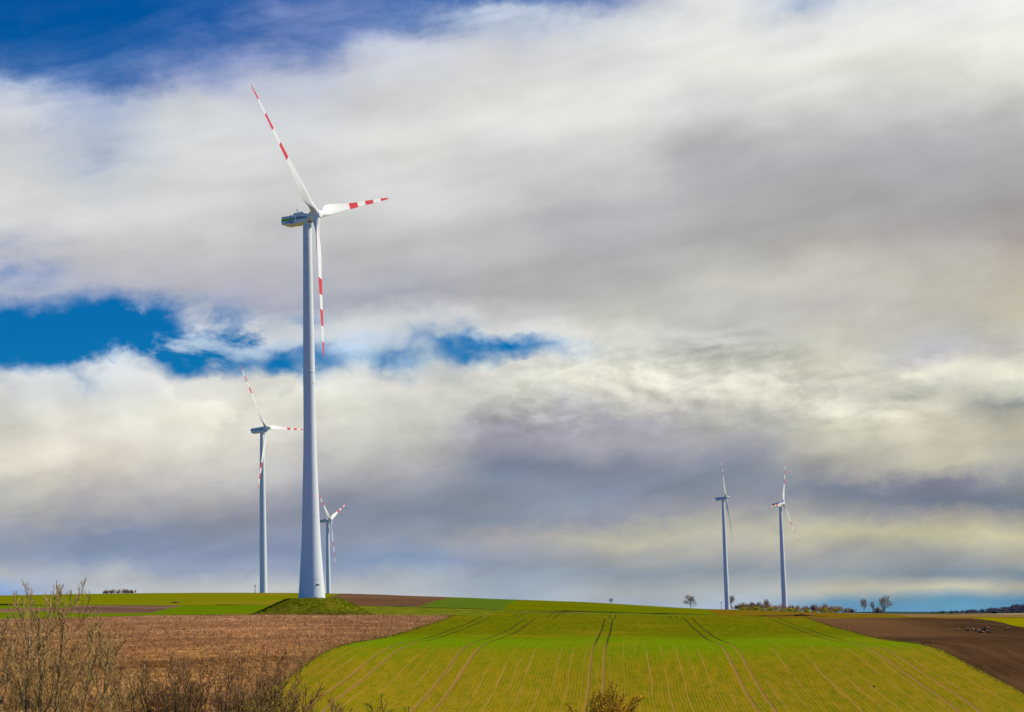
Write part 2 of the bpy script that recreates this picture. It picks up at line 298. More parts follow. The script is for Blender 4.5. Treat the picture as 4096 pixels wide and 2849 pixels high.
def curve(*ps, step=6.0, jit=.25):
    out = []
    for (x0, y0), (x1, y1) in zip(ps, ps[1:] + (ps[0],)):
        n = max(1, int(math.hypot(x1-x0, y1-y0) / step)); n = min(n, 90)
        for k in range(n):
            f = k / n; j = jit if 0 < k else 0
            out.append((x0 + (x1-x0)*f + rng.normal()*j*.5, y0 + (y1-y0)*f + rng.normal()*j*.5))
    return out
crop = curve(L(-39.6,92), *[L(-39.6,d) for d in range(110,464,18)], L(-39.6,464), L(-39.6,628), L(0,628), L(41.8,628), L(41.8,468), *[L(41.8,d) for d in range(452,100,-18)], L(41.8,92))
stubble = curve(L(-39.62,92), L(-39.62,466), B(1600,467), B(1250,470), B(900,471), B(600,473), B(300,481), B(120,487), B(-500,492), B(-520,92), jit=.4)
plough = curve(L(41.82,92), L(41.82,468), B(3300,474), B(3420,486), B(3560,512), B(3700,545), B(3885,610), B(3960,510), B(4096,392), B(4500,290), B(5400,220), B(5400,92))
meadow = curve(B(3885,612), B(3960,511), B(4096,393), B(4500,291), B(5600,260), B(5600,720), B(4096,690), B(3960,655), step=8)
clods = curve(P(-80,2437), P(275,2432), P(310,2421.5), P(728,2421.5), P(729,2424), P(660,2438), P(600,2452), P(430,2453.5), P(150,2446), P(-80,2451), step=5, jit=.5)
lush = curve(P(-300,2424), P(700,2422.3), P(1064,2421.4), P(1092,2430), P(1040,2458), B(1018,478), B(900,473), B(600,475), B(300,483), B(120,489), B(-520,494), step=7)
emerald = curve(B(1676,656), B(1740,820), B(1825,1085), B(1840,1650), B(2104,1700), B(2092,1180), B(2040,840), B(2011,652), step=14)
farplough = curve(B(1250,770), B(1300,860), B(1378,1075), B(1400,1650), B(1838,1650), B(1823,1085), B(1738,820), B(1674,656), B(1560,650), B(1449,652), B(1300,700), step=14)
olive = curve(B(2013,652), B(2042,840), B(2094,1180), B(2106,1700), B(2820,1850), B(2828,1500), B(2838,1000), B(2866,668), B(2400,655), step=14)
wheat = curve(B(-800,668), B(300,664), B(760,662), B(1080,662), B(1180,690), B(1290,860), B(1372,1075), B(1394,1650), B(-800,1650), step=16)
tan = curve(B(3640,720), B(4000,735), B(5600,735), B(5600,1230), B(3900,1210), B(3560,1150), step=20)
pale = curve(B(3380,1370), B(3800,1345), B(5600,1330), B(5600,1480), B(3380,1485), step=25)
fallow = curve(B(2868,640), B(2840,1000), B(2830,1500), B(2822,1850), B(5600,1900), B(5600,600), B(3300,560), L(42,560), L(42,640), step=18)
FIELDS = [('crop_field', crop), ('stubble_field', stubble), ('ploughed_field', plough), ('bright_meadow', meadow), ('clod_field', clods), ('lush_field', lush),
          ('emerald_field', emerald), ('far_ploughed_field', farplough), ('olive_field', olive), ('wheat_field', wheat), ('tan_field', tan), ('pale_field', pale), ('fallow_field', fallow)]
edges = []
for nm, poly in FIELDS:
    base = len(pts); pts += poly
    edges += [(base+i, base+(i+1) % len(poly)) for i in range(len(poly))]
vs, es, fs = geometry.delaunay_2d_cdt([Vector(p) for p in pts], edges, [], 0, 1e-3)[:3]
V2 = np.array([(v.x, v.y) for v in vs]); FA = np.array([tuple(f) for f in fs])
cen = V2[FA].mean(1)
def inside(poly, c):
    poly = np.array(poly); r = np.zeros(len(c), bool); j = len(poly) - 1
    for i in range(len(poly)):
        xi, yi = poly[i]; xj, yj = poly[j]
        if yi != yj:
            k = ((yi > c[:, 1]) != (yj > c[:, 1])) & (c[:, 0] < (xj-xi)*(c[:, 1]-yi)/(yj-yi) + xi)
            r ^= k
        j = i
    return r
owner = np.full(len(FA), -1)
for i in range(len(FIELDS)-1, -1, -1): owner[inside(FIELDS[i][1], cen)] = i
VZ = H(V2[:, 0], V2[:, 1])
# small earthwork between the crop strip and the fields beyond: field margins stand a little proud
def sheet(name, sel, m):
    idx = np.unique(FA[sel]); mp = -np.ones(len(V2), int); mp[idx] = np.arange(len(idx))
    me = bpy.data.meshes.new(name)
    me.from_pydata(np.column_stack([V2[idx], VZ[idx]]).tolist(), [], mp[FA[sel]].tolist()); me.update()
    me.polygons.foreach_set('use_smooth', [True]*len(me.polygons))
    o = link(name, me, m); o['kind'] = 'structure'
    # all sheets face up
    if me.polygons and np.mean([p.normal.z for p in me.polygons]) < 0: me.flip_normals()
    return o

# ---- field materials
def crop_material():
    m, g = mat('young_crop'); p = g.pos(); x, y, z = g.sep(p)[:3]
    s = g.m('SUBTRACT', x, g.m('MULTIPLY', y, SK))
    wob = g.m('MULTIPLY', g.m('SUBTRACT', g.noise(p, .05, 2.0), .5), .7)
    sw = g.m('ADD', s, wob)
    q = g.xyz(sw, g.m('MULTIPLY', y, .12), 0.0)
    # seed rows
    rows = g.m('SINE', g.m('MULTIPLY', sw, 2*math.pi/.40))
    near = g.ss(y, 285.0, 225.0)
    blot = g.noise(p, .045, 4.0, .6); blot2 = g.noise(p, .35, 4.0, .65); streak = g.noise(q, .9, 3.0, .6)
    fine = g.noise(p, 2.4, 3.0, .7)
    nearf = g.ss(y, 300.0, 268.0)
    c_lo = g.mix(nearf, (.088, .115, .0010, 1), (.150, .158, .0025, 1))
    c_hi = g.mix(nearf, (.145, .150, .0016, 1), (.258, .190, .0050, 1))
    base = g.mix(g.ss(g.m('ADD', g.m('MULTIPLY', streak, .6), g.m('MULTIPLY', fine, .4)), .38, .62), c_lo, c_hi)
    lushm = g.m('MULTIPLY', g.ss(g.m('ABSOLUTE', g.m('SUBTRACT', y, g.m('ADD', 308.0, g.m('MULTIPLY', g.m('SUBTRACT', blot, .5), 50.0)))), 62.0, 8.0), .88)
    base = g.mix(lushm, base, g.mix(g.ss(fine, .35, .65), (.110, .205, .0008, 1), (.150, .245, .0012, 1)))
    base = g.mix(g.m('MULTIPLY', g.ss(blot, .5, .66), .45), base, (.230, .175, .006, 1))
    base = g.mix(g.m('MULTIPLY', g.ss(fine, .52, .64), .38), base, (.090, .088, .002, 1))
    base = g.mix(g.m('MULTIPLY', g.ss(blot2, .52, .64), .30), base, (.270, .195, .014, 1))
    soil = (.350, .200, .050, 1)
    rowm = g.m('MULTIPLY', g.m('MULTIPLY', g.ss(rows, .0, .9), near), g.m('MULTIPLY', g.ss(g.noise(q, 1.6, 3.0), .36, .60), .8))
    base = g.mix(rowm, base, (.330, .195, .022, 1))
    # thin bare lines between drill passes
    lp = g.m('ABSOLUTE', g.m('SUBTRACT', g.m('FRACT', g.m('DIVIDE', g.m('ADD', g.m('ADD', sw, 101.1), g.m('MULTIPLY', g.noise(g.xyz(s, 0.0, 5.0), .21, 2.0), 3.2)), 1.72)), .5))
    thin = g.m('MULTIPLY', g.ss(lp, .075, .03), g.m('ADD', g.m('MULTIPLY', g.ss(y, 318.0, 250.0), .55), .10))
    thin = g.m('MULTIPLY', thin, g.ss(g.noise(g.xyz(sw, g.m('MULTIPLY', y, .03), 3.0), .7, 2.0), .40, .58))
    base = g.mix(thin, base, soil)
    # wheel tracks: tan soil near, shade inside the ruts painted dark farther off
    dm = None
    for c in (-32.9, -31.1, -22.7, -20.6, -4.7, -2.95, 13.5, 15.3, 33.0, 35.0):
        d = g.m('ABSOLUTE', g.m('SUBTRACT', s if False else g.m('ADD', s, g.m('MULTIPLY', wob, .35)), c))
        dm = d if dm is None else g.m('MINIMUM', dm, d)
    tr = g.ss(dm, .27, .10)
    trc = g.mix(g.ss(y, 330.0, 262.0), (.045, .040, .010, 1), (.270, .150, .042, 1))
    base = g.mix(g.m('MULTIPLY', tr, g.m('ADD', .45, g.m('MULTIPLY', g.noise(q, .8, 3.0), .75)), clamp=True), base, trc)
    hgt = g.m('ADD', g.m('ADD', g.m('MULTIPLY', rows, -.25), g.m('MULTIPLY', fine, 1.0)), g.m('MULTIPLY', tr, -2.0))
    g.principled(base, .75, g.bump(hgt, .35, .05), spec=0.0)
    return m
def stubble_material():
    m, g = mat('maize_stubble'); p = g.pos(); x, y, z = g.sep(p)[:3]
    q = g.xyz(g.m('ADD', g.m('MULTIPLY', x, .5), g.m('MULTIPLY', y, .12)), g.m('ADD', g.m('MULTIPLY', y, .5), g.m('MULTIPLY', x, -.10)), 0.0)
    streak = g.noise(g.xyz(g.m('MULTIPLY', x, .10), g.m('ADD', g.m('MULTIPLY', y, .9), g.m('MULTIPLY', x, -.16)), 0.0), .10, 4.0, .6)
    big = g.noise(p, .035, 4.0, .6); mid = g.noise(p, .5, 4.0, .7); fine = g.noise(p, 2.1, 4.0, .75)
    straw = g.noise(g.xyz(g.m('MULTIPLY', x, 1.0), g.m('MULTIPLY', y, .42), 2.0), 2.6, 3.0, .7, .8)
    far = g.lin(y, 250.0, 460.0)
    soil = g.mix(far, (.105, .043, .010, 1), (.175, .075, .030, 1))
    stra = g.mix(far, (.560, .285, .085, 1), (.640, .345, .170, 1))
    straw2 = g.noise(g.xyz(g.m('ADD', x, g.m('MULTIPLY', y, .35)), g.m('MULTIPLY', y, .30), 7.0), .95, 3.0, .65, 1.2)
    f = g.m('ADD', g.m('ADD', g.m('MULTIPLY', straw2, .55), g.m('MULTIPLY', straw, .45)), g.m('ADD', g.m('MULTIPLY', fine, .18), g.m('ADD', g.m('MULTIPLY', big, .34), g.m('MULTIPLY', streak, .34))))
    c = g.mix(g.ss(f, .83, 1.10), soil, stra)
    c = g.mix(g.m('MULTIPLY', g.ss(mid, .55, .8), .35), c, (.090, .062, .016, 1))
    edge = g.ss(g.m('SUBTRACT', x, g.m('MULTIPLY', y, SK)), -46.0, -40.0)
    c = g.mix(g.m('MULTIPLY', edge, .7), c, (.215, .120, .040, 1))
    g.principled(c, .9, g.bump(g.m('ADD', g.m('ADD', straw, straw2), g.m('MULTIPLY', mid, .8)), 1.0, .25), spec=0.0)
    return m
def plough_material(name, c1, c2, ang, period=1.3, amt=.5, dry_and_shade=False):
    m, g = mat(name); p = g.pos(); x, y, z = g.sep(p)[:3]
    s = g.m('SUBTRACT', x, g.m('MULTIPLY', y, ang))
    s = g.m('ADD', s, g.m('MULTIPLY', g.m('SUBTRACT', g.noise(p, .06, 2.0), .5), 2.0))
    st = g.noise(g.xyz(s, g.m('MULTIPLY', y, .04), 1.0), 1.0/period, 4.0, .65)
    big = g.noise(p, .02, 4.0, .55); fine = g.noise(p, 1.6, 4.0, .7)
    f = g.m('ADD', g.m('MULTIPLY', st, amt), g.m('ADD', g.m('MULTIPLY', big, .6), g.m('MULTIPLY', fine, .25)))
    c = g.mix(g.ss(f, .5*(amt+.85)-.14, .5*(amt+.85)+.16), (*c1, 1), (*c2, 1))
    if dry_and_shade:
        k = g.m('MULTIPLY', g.m('MULTIPLY', g.ss(y, 300.0, 400.0), g.ss(x, 98.0, 76.0)), g.m('ADD', .45, g.m('MULTIPLY', big, .7)))
        c = g.mix(k, c, (.150, .076, .030, 1))
        k2 = g.m('MULTIPLY', g.m('MULTIPLY', g.ss(y, 520.0, 400.0), g.ss(y, 300.0, 330.0)), g.ss(x, 74.0, 92.0))
        c = g.mix(g.m('MULTIPLY', k2, .55), c, (.045, .026, .012, 1))  # shade of the hollow painted into the soil colour
    g.principled(c, .95, g.bump(g.m('ADD', g.m('MULTIPLY', st, .6), fine), .8, .2), spec=0.0)
    return m
def grass_material(name, c1, c2, c3=None, scale=.06, fine_s=.9, bumpd=.25, ang=.05):
    m, g = mat(name); p = g.pos(); x, y, z = g.sep(p)[:3]
    big = g.noise(p, scale, 4.0, .6); fine = g.noise(p, fine_s, 4.0, .7)
    st = g.noise(g.xyz(g.m('SUBTRACT', x, g.m('MULTIPLY', y, ang)), g.m('MULTIPLY', y, .05), 0.0), .35, 4.0, .6)
    c = g.mix(g.ss(g.m('ADD', g.m('MULTIPLY', st, .5), g.m('MULTIPLY', fine, .5)), .34, .66), (*c1, 1), (*c2, 1))
    if c3: c = g.mix(g.m('MULTIPLY', g.ss(big, .46, .68), .75), c, (*c3, 1))
    g.principled(c, .85, g.bump(fine, .6, bumpd), spec=0.0)
    return m
MATS = {
 'crop_field': crop_material(), 'stubble_field': stubble_material(),
 'ploughed_field': plough_material('wet_soil_hollow_shade', (.048,.026,.012), (.118,.060,.026), SK, 1.6, .45, True),
 'bright_meadow': grass_material('yellow_green_crop', (.205,.190,.001), (.245,.220,.001), (.190,.165,.002)),
 'clod_field': plough_material('purplish_clods', (.085,.044,.026), (.270,.155,.095), -.9, 3.0, .3),
 'lush_field': grass_material('lush_green', (.090,.160,.001), (.120,.185,.001), (.155,.165,.006), .045),
 'emerald_field': grass_material('emerald_crop', (.072,.125,.008), (.092,.150,.010), (.105,.140,.009), .03),
 'far_ploughed_field': plough_material('red_brown_soil', (.100,.050,.024), (.190,.104,.050), .34, 5.0, .8),
 'olive_field': grass_material('olive_crop', (.115,.130,.001), (.150,.158,.001), (.085,.120,.001), .02, .5, .25, .3),
 'wheat_field': grass_material('wheat', (.140,.160,.001), (.180,.190,.002), (.225,.165,.010), .018, .5, .25, .1),
 'tan_field': plough_material('tan_soil', (.190,.105,.050), (.280,.165,.080), 2.5, 12, .5),
 'pale_field': grass_material('pale_stubble', (.42,.36,.17), (.50,.45,.24), None),
 'fallow_field': grass_material('fallow', (.125,.088,.002), (.195,.128,.006), (.215,.115,.014), .02, .25, .5, .6),
 'ground': grass_material('verge_grass', (.085,.110,.005), (.145,.165,.008), (.205,.185,.018), .07, .6, .35),
}
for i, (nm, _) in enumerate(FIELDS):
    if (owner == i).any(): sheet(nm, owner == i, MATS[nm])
sheet('ground', owner == -1, MATS['ground'])

# ---- earth banks and ditch edges that run along the field boundaries
def bank(name, path, width, height, m, sub=4.0, seed=1):
    rr = random.Random(seed); P2 = []
    for (a, b) in zip(path, path[1:]):
        n = max(1, int(math.dist(a, b) / sub))
        P2 += [(a[0]+(b[0]-a[0])*k/n, a[1]+(b[1]-a[1])*k/n) for k in range(n)]
    P2.append(path[-1]); vs = []; fs = []
    prof = [(-1, -.25), (-.55, .45), (-.1, 1), (.35, .8), (1, -.25)]
    for i, (x, y) in enumerate(P2):
        a = P2[max(0, i-1)]; b = P2[min(len(P2)-1, i+1)]
        t = Vector((b[0]-a[0], b[1]-a[1])).normalized(); n = Vector((-t.y, t.x))
        fade = min(1, i/4, (len(P2)-1-i)/4); hh = height*(.45+.75*rr.random())*max(.12, fade); ww = width*(.7+.5*rr.random())
        for (u, w) in prof:
            px, py = x+n.x*u*ww, y+n.y*u*ww
            vs.append((px, py, h(px, py) + w*hh))
    for i in range(len(P2)-1):
        for k in range(4):
            a = i*5+k; fs.append((a, a+1, a+6, a+5))
    me = mesh_from(name, vs, fs)
    o = link(name, me, m); o['kind'] = 'structure'
    return o
M_dsoil = plough_material('bank_soil', (.030,.016,.009), (.085,.045,.024), .3, 2.0, .4)
M_dgrass = grass_material('ditch_grass', (.022,.045,.003), (.060,.095,.006), None, .1, .8)
bank('earth_bank', [B(2975, 640), B(3060, 634), B(3180, 640), B(3295, 622)], 2.6, .75, M_dsoil, 4, 3)
bank('earth_bank', [B(2040, 640), B(2180, 636), B(2380, 634)], 1.8, .42, M_dsoil, 4, 4)
bank('ditch_edge', [B(2011, 655), B(2200, 655), B(2450, 657), B(2700, 660), B(2900, 662)], 1.2, .45, M_dgrass, 5, 5)
bank('ditch_edge', [P(735, 2422.0), P(850, 2421.6), P(960, 2421.4), P(1078, 2421.2)], 1.2, .40, M_dgrass, 4, 6)
bank('ditch_edge', [B(1450, 654), B(1560, 652), B(1676, 656), B(1850, 655), B(2011, 653)], 1.0, .45, M_dgrass, 5, 7)
bank('ditch_edge', [P(-100, 2421.5), P(150, 2421.5), P(300, 2421.5)], 1.3, .6, M_dgrass, 5, 8)
bank('ditch_edge', [B(700, 474.5), B(850, 473.5), B(1000, 473)], 1.0, .35, M_dgrass, 3, 9)
bank('verge_edge', [B(3380, 1340), B(3800, 1325), B(4300, 1320)], 6.0, .35, M_dgrass, 20, 10)

# ---- far hills on the horizon
def hills(name, x0, x1, d, ytop, m, thick=900, base=-60, seed=2):
    rr = random.Random(seed); n = 60; vs = []; fs = []
    ph = [rr.random()*6 for _ in range(4)]
    for i in range(n+1):
        f = i/n; x = x0+(x1-x0)*f; X, Y = B(x, d)
        yt = ytop(x)
        v = ray(x, yt); zt = v[2]/v[1]*d + CAM[2] + (math.sin(f*9+ph[0])+.6*math.sin(f*23+ph[1]))*1.6
        for (dy, z) in ((-thick, base), (-thick*.35, base+(zt-base)*.75), (0, zt), (thick*.5, base+(zt-base)*.7), (thick*1.2, base)):
            k = (d+dy)/d; vs.append((X*k, Y*k, z))
    for i in range(n):
        for k in range(4):
            a = i*5+k; fs.append((a, a+5, a+6, a+1))
    o = link(name, mesh_from(name, vs, fs, True), m); o['kind'] = 'structure'
    return o
M_hill = grass_material('far_wooded_land', (.030,.045,.040), (.045,.060,.055), None, .004, .02, 3)
hills('hills', 3360, 4700, 7600, lambda x: 2449.5 - 1.2*math.sin((x-3360)/210) - max(0, (x-3700))*.004, M_hill)

# ---- straw, seedlings and edge weeds: real blades standing on the fields
def blade_field(name, X, Y, length, width, lean, m, label, seed, flat=0.0):
    r = np.random.default_rng(seed); n = len(X); Z = H(X, Y)
    base = np.column_stack([X, Y, Z - .02])
    a = r.uniform(0, 2*np.pi, n); ln = np.abs(r.normal(lean, lean*.5, n)) + flat
    d = np.column_stack([np.cos(a)*np.sin(ln), np.sin(a)*np.sin(ln), np.cos(ln)])
    b = r.uniform(0, 2*np.pi, n); s = np.column_stack([np.cos(b), np.sin(b), np.zeros(n)])
    L_ = (length*(.5 + r.random(n)))[:, None]; w = (width*(.6 + .8*r.random(n)))[:, None]
    mid = base + d*L_*.55; tip = base + d*L_ + np.column_stack([np.cos(a), np.sin(a), -np.ones(n)*.6])*L_*.16
    V = np.stack([base - s*w*.5, base + s*w*.5, mid + s*w*.5, tip + s*w*.15, tip - s*w*.15, mid - s*w*.5], 1).reshape(-1, 3)
    k = np.arange(n)*6
    F = np.stack([k, k+1, k+2, k+5, k+5, k+2, k+3, k+4], 1).reshape(-1, 4)
    me = bpy.data.meshes.new(name)
    me.vertices.add(len(V)); me.vertices.foreach_set('co', V.ravel())
    me.loops.add(F.size); me.loops.foreach_set('vertex_index', F.ravel())
    me.polygons.add(len(F)); me.polygons.foreach_set('loop_start', np.arange(len(F))*4); me.polygons.foreach_set('loop_total', np.full(len(F), 4))
    me.update(calc_edges=True)
    o = link(name, me, m); tag(o, label, None, None, 'stuff'); return o
def two_sided(name, c1, c2, scale, transl=.35):
    m, g = mat(name); n = g.noise(g.pos(), scale, 2.0, .6)
    c = g.mix(g.ss(n, .32, .68), (*c1, 1), (*c2, 1))
    mx = g.node('ShaderNodeMixShader', {0: transl, 1: g.node('ShaderNodeBsdfDiffuse', {0: c}).outputs[0], 2: g.node('ShaderNodeBsdfTranslucent', {0: c}).outputs[0]})
    g.node('ShaderNodeOutputMaterial', {'Surface': mx.outputs[0]}); return m
q = np.random.default_rng(21)
n = 90000; d = np.exp(q.uniform(math.log(205), math.log(466), n)); s = -39.8 - np.abs(q.normal(0, 1, n))*60
X = s + SK*d; keep = (X/d > -.30)
cl = np.sin(X*.9 + 2*np.sin(d*.23)) + np.sin(d*.7 + 1.7*np.sin(X*.31)) + .8*np.sin((d - X*.18)*.35)
keep &= q.random(n) < np.clip(.45 + .3*cl, .06, 1)
blade_field('straw', X[keep], d[keep], .55, .085, .75, two_sided('loose_straw', (.33,.155,.055), (.60,.34,.15), .7), 'pale maize straw scattered over the brown stubble field', 31)
rows_ = np.arange(-39, 41.6, .40); dd = np.arange(204, 300, .42)
S_, D_ = np.meshgrid(rows_, dd); S_ = S_.ravel() + q.normal(0, .05, S_.size); D_ = D_.ravel() + q.uniform(-.2, .2, D_.size)
X = S_ + SK*D_; keep = (np.abs(X/D_) < .29) & (q.random(len(X)) < .8*np.clip(.75+.35*np.sin(S_*.45+np.sin(D_*.05)*2)+.2*np.sin(D_*.33+S_), .15, 1))
for c in (-32.9, -31.1, -22.7, -20.6, -4.7, -2.95, 13.5, 15.3, 33.0, 35.0): keep &= np.abs(S_ - c) > .28
keep &= q.random(len(X)) < np.clip((292 - D_)/60, 0, .75)
blade_field('seedlings', X[keep], D_[keep], .11, .055, .6, two_sided('seedling_green', (.120,.135,.002), (.225,.215,.005), .8), 'young cereal seedlings standing in rows on the near green slope', 32)
n = 5200; d = np.exp(q.uniform(math.log(205), math.log(470), n)); side = q.random(n) < .5
X = np.where(side, -39.6, 41.8) + q.normal(0, .32, n) + SK*d
blade_field('weeds', X, d, .22, .07, .7, two_sided('weed_olive', (.120,.110,.008), (.300,.210,.045), .6), 'ragged weeds along both edges of the green crop field', 33)
# ------------------------------------------------------------------ wind turbines
def paint(name, c, rough=.38, var=.05, grime=True):
    m, g = mat(name); o = g.obj()
    n = g.noise(o, .35, 5.0, .6)
    st = g.noise(g.xyz(g.m('MULTIPLY', g.sep(o)[0], 1.2), g.m('MULTIPLY', g.sep(o)[1], 1.2), g.m('MULTIPLY', g.sep(o)[2], .06)), 1.0, 4.0, .6)
    f = g.m('ADD', 1 - var, g.m('MULTIPLY', g.m('ADD', g.m('MULTIPLY', n, .5), g.m('MULTIPLY', st, .5)), 2*var))
    c4 = g.mix(1.0, (*c, 1), g.node('ShaderNodeCombineColor', {0: f, 1: f, 2: f}).outputs[0], 'MULTIPLY')
    g.principled(c4, rough, spec=.35)
    return m
M_white = paint('turbine_white', (.89,.90,.88), .42)
M_conc = paint('tower_concrete_white', (.79,.84,.84), .55, .06)
M_green = paint('band_green', (.17,.62,.03), .5, .04)
M_blue = paint('sign_blue', (.006,.060,.42), .5, .04)
M_dkblue = paint('letter_blue', (.006,.12,.36), .5, .04)
M_grey = paint('letter_grey', (.13,.19,.25), .5, .04)
M_dark = paint('dark_metal', (.035,.04,.045), .5, .1)
M_pale = paint('pale_edge', (.80,.82,.90), .5, .03)

def band_material(name, bands, R_):
    m, g = mat(name); z = g.sep(g.obj())[2]
    f = g.m('DIVIDE', z, R_); r = None
    for (a, b) in bands:
        k = g.m('MULTIPLY', g.m('GREATER_THAN', f, a), g.m('LESS_THAN', f, b))
        r = k if r is None else g.m('ADD', r, k)
    n = g.noise(g.obj(), .5, 4.0, .6)
    w = g.mix(n, (.78,.785,.74,1), (.84,.845,.81,1))
    rd = g.mix(n, (.60,.030,.022,1), (.74,.050,.036,1))
    g.principled(g.mix(r, w, rd), .4, spec=.35)
    return m
RB = 40.0
M_bladeA = band_material('blade_bands_long', [(.445,.56), (.665,.78), (.887,1.1)], RB)
M_bladeB = band_material('blade_bands_short', [(.553,.64), (.725,.82), (.905,1.1)], RB)

def blade_mesh(name, chord=1.0, pitch=-1.0, root=.93):
    rs = [1.0,1.5,2.0,2.6,3.3,4.1,5.0,6.0,7.0,8.0,9.0,10.5,12,15,17.8,20,22,24.5,27,29,31,33.5,35.5,37,38,38.8,39.4,39.8,40]
    ct = [1.86,1.86,1.87,1.92,2.08,2.34,2.60,2.80,2.90,2.92,2.84,2.64,2.42,1.96,1.62,1.48,1.36,1.24,1.12,1.04,.95,.85,.75,.64,.54,.43,.31,.18,.06]
    N = 24; vs = []; fs = []
    for r, k in zip(rs, ct):
        bl = min(1, max(0, (r-1.4)/4.6)); bl = bl*bl*(3-2*bl)
        c = 2*root*(1-bl) + k*chord*bl
        th_ratio = (1-bl)*1.0 + bl*(.42 if r < 5 else max(.16, .42-.26*(r-5)/13))
        tw = R(pitch) + R(21)*max(0, 1-(r-2)/20)**2.0*bl
        cb, sb = math.cos(tw), math.sin(tw)
        bend = .0
        for i in range(N):
            a = 2*math.pi*i/N
            # circle / aerofoil blend: u along the chord (leading edge positive), v through the thickness (upwind positive)
            uc, vc = .5*math.cos(a), .5*math.sin(a)
            xx = .5 - .5*math.cos(a)                      # 0 at the leading edge
            yt = 5*.5*(.2969*math.sqrt(max(xx,0)) - .126*xx - .3516*xx**2 + .2843*xx**3 - .1036*xx**4)*2
            sgn = 1 if math.sin(a) >= 0 else -1
            camb = -.035*4*xx*(1-xx)
            ua, va = (.30 - xx), sgn*yt*.5 + camb/max(th_ratio,.1)
            u = (1-bl)*uc + bl*ua; v = ((1-bl)*vc + bl*va)*th_ratio
            u, v = u*c, v*c
            vs.append((-sb*0 + (v*cb + u*sb), u*cb - v*sb, r))
    n = len(rs)
    for j in range(n-1):
        for i in range(N):
            a = j*N+i; b = j*N+(i+1) % N
            fs.append((a, b, b+N, a+N))
    fs.append(tuple(range(N))[::-1]); fs.append(tuple((n-1)*N+i for i in range(N)))
    me = mesh_from(name, vs, fs, True)
    bm = bmesh.new(); bm.from_mesh(me); bmesh.ops.recalc_face_normals(bm, faces=bm.faces); bm.to_mesh(me); bm.free()
    me.polygons.foreach_set('use_smooth', [True]*len(me.polygons))
    return me

def lathe(prof, N=48, axis='Z', cap=True):
    vs = []; fs = []
    for (r, z) in prof:
        for i in range(N):
            a = 2*math.pi*i/N; c, s = r*math.cos(a), r*math.sin(a)
            vs.append((c, s, z) if axis == 'Z' else (z, c, s))
    for j in range(len(prof)-1):
        for i in range(N):
            a = j*N+i; b = j*N+(i+1) % N; q = (a, b, b+N, a+N)
            fs.append(q if axis == 'Z' else q)
    if cap:
        fs.append(tuple(range(N))[::-1]); fs.append(tuple((len(prof)-1)*N+i for i in range(N)))
    return vs, fs
def lathe_mesh(name, prof, N=48, axis='Z', sharp=35):
    vs, fs = lathe(prof, N, axis)
    bm = bmesh.new()
    bv = [bm.verts.new(v) for v in vs]
    for f in fs: bm.faces.new([bv[i] for i in f])
    bmesh.ops.recalc_face_normals(bm, faces=bm.faces)
    for e in bm.edges:
        if len(e.link_faces) == 2 and e.calc_face_angle(0) > R(sharp): e.smooth = False
    return bm_mesh(name, bm, True)
def extrude_y(name, poly, y0, y1, bev=0.0):
    """solid with side outline poly in x-z, from y0 to y1"""
    bm = bmesh.new()
    a = [bm.verts.new((x, y0, z)) for x, z in poly]; b = [bm.verts.new((x, y1, z)) for x, z in poly]
    bm.faces.new(a); bm.faces.new(b[::-1])
    for i in range(len(poly)):
        j = (i+1) % len(poly); bm.faces.new((a[j], a[i], b[i], b[j]))
    bmesh.ops.recalc_face_normals(bm, faces=bm.faces)
    if bev:
        bmesh.ops.bevel(bm, geom=[e for e in bm.edges if e.calc_face_angle(0) > R(20)], offset=bev, segments=2, affect='EDGES', profile=.6)
    return bm_mesh(name, bm)
def box_bm(bm, c, s):
    r = bmesh.ops.create_cube(bm, size=1.0)['verts']
    for v in r: v.co = Vector((v.co.x*s[0]+c[0], v.co.y*s[1]+c[1], v.co.z*s[2]+c[2]))
def tube_bm(bm, p0, p1, r0, r1, n=6):
    p0, p1 = Vector(p0), Vector(p1); d = (p1-p0).normalized(); q = d.to_track_quat('Z', 'Y')
    A = [bm.verts.new(p0+q @ Vector((r0*math.cos(2*math.pi*i/n), r0*math.sin(2*math.pi*i/n), 0))) for i in range(n)]
    Bv = [bm.verts.new(p1+q @ Vector((r1*math.cos(2*math.pi*i/n), r1*math.sin(2*math.pi*i/n), 0))) for i in range(n)]
    for i in range(n): bm.faces.new((A[i], A[(i+1) % n], Bv[(i+1) % n], Bv[i]))
    bm.faces.new(A[::-1]); bm.faces.new(Bv)
def text_mesh(name, body, size, bold=0.0, shear=0.0, depth=.012):
    cu = bpy.data.curves.new('tmp_text', 'FONT'); cu.body = body; cu.size = size; cu.offset = bold; cu.shear = shear; cu.extrude = depth
    cu.resolution_u = 3
    o = bpy.data.objects.new('tmp_text', cu); COL.objects.link(o)
    dg = bpy.context.evaluated_depsgraph_get(); me = bpy.data.meshes.new_from_object(o.evaluated_get(dg))
    bpy.data.objects.remove(o); me.name = name; me.materials.clear()
    return me
def place_text(name, body, x0, z0, length, height, yface, m, parent, bold=.0, shear=0.0, tilt=0.0):
    """lettering on the camera-facing side (local -y): reads towards +x"""
    me = text_mesh(name, body, 1.0, bold, shear)
    co = np.array([v.co[:] for v in me.vertices]); lo, hi = co.min(0), co.max(0)
    for v in me.vertices:
        x = (v.co.x-lo[0])/(hi[0]-lo[0])*length; z = (v.co.y-lo[1])/(hi[1]-lo[1])*height; y = -(v.co.z-lo[2])
        v.co = (x0+x, yface+y, z0+z+x*math.tan(tilt))
    return link(name, me, m, parent)
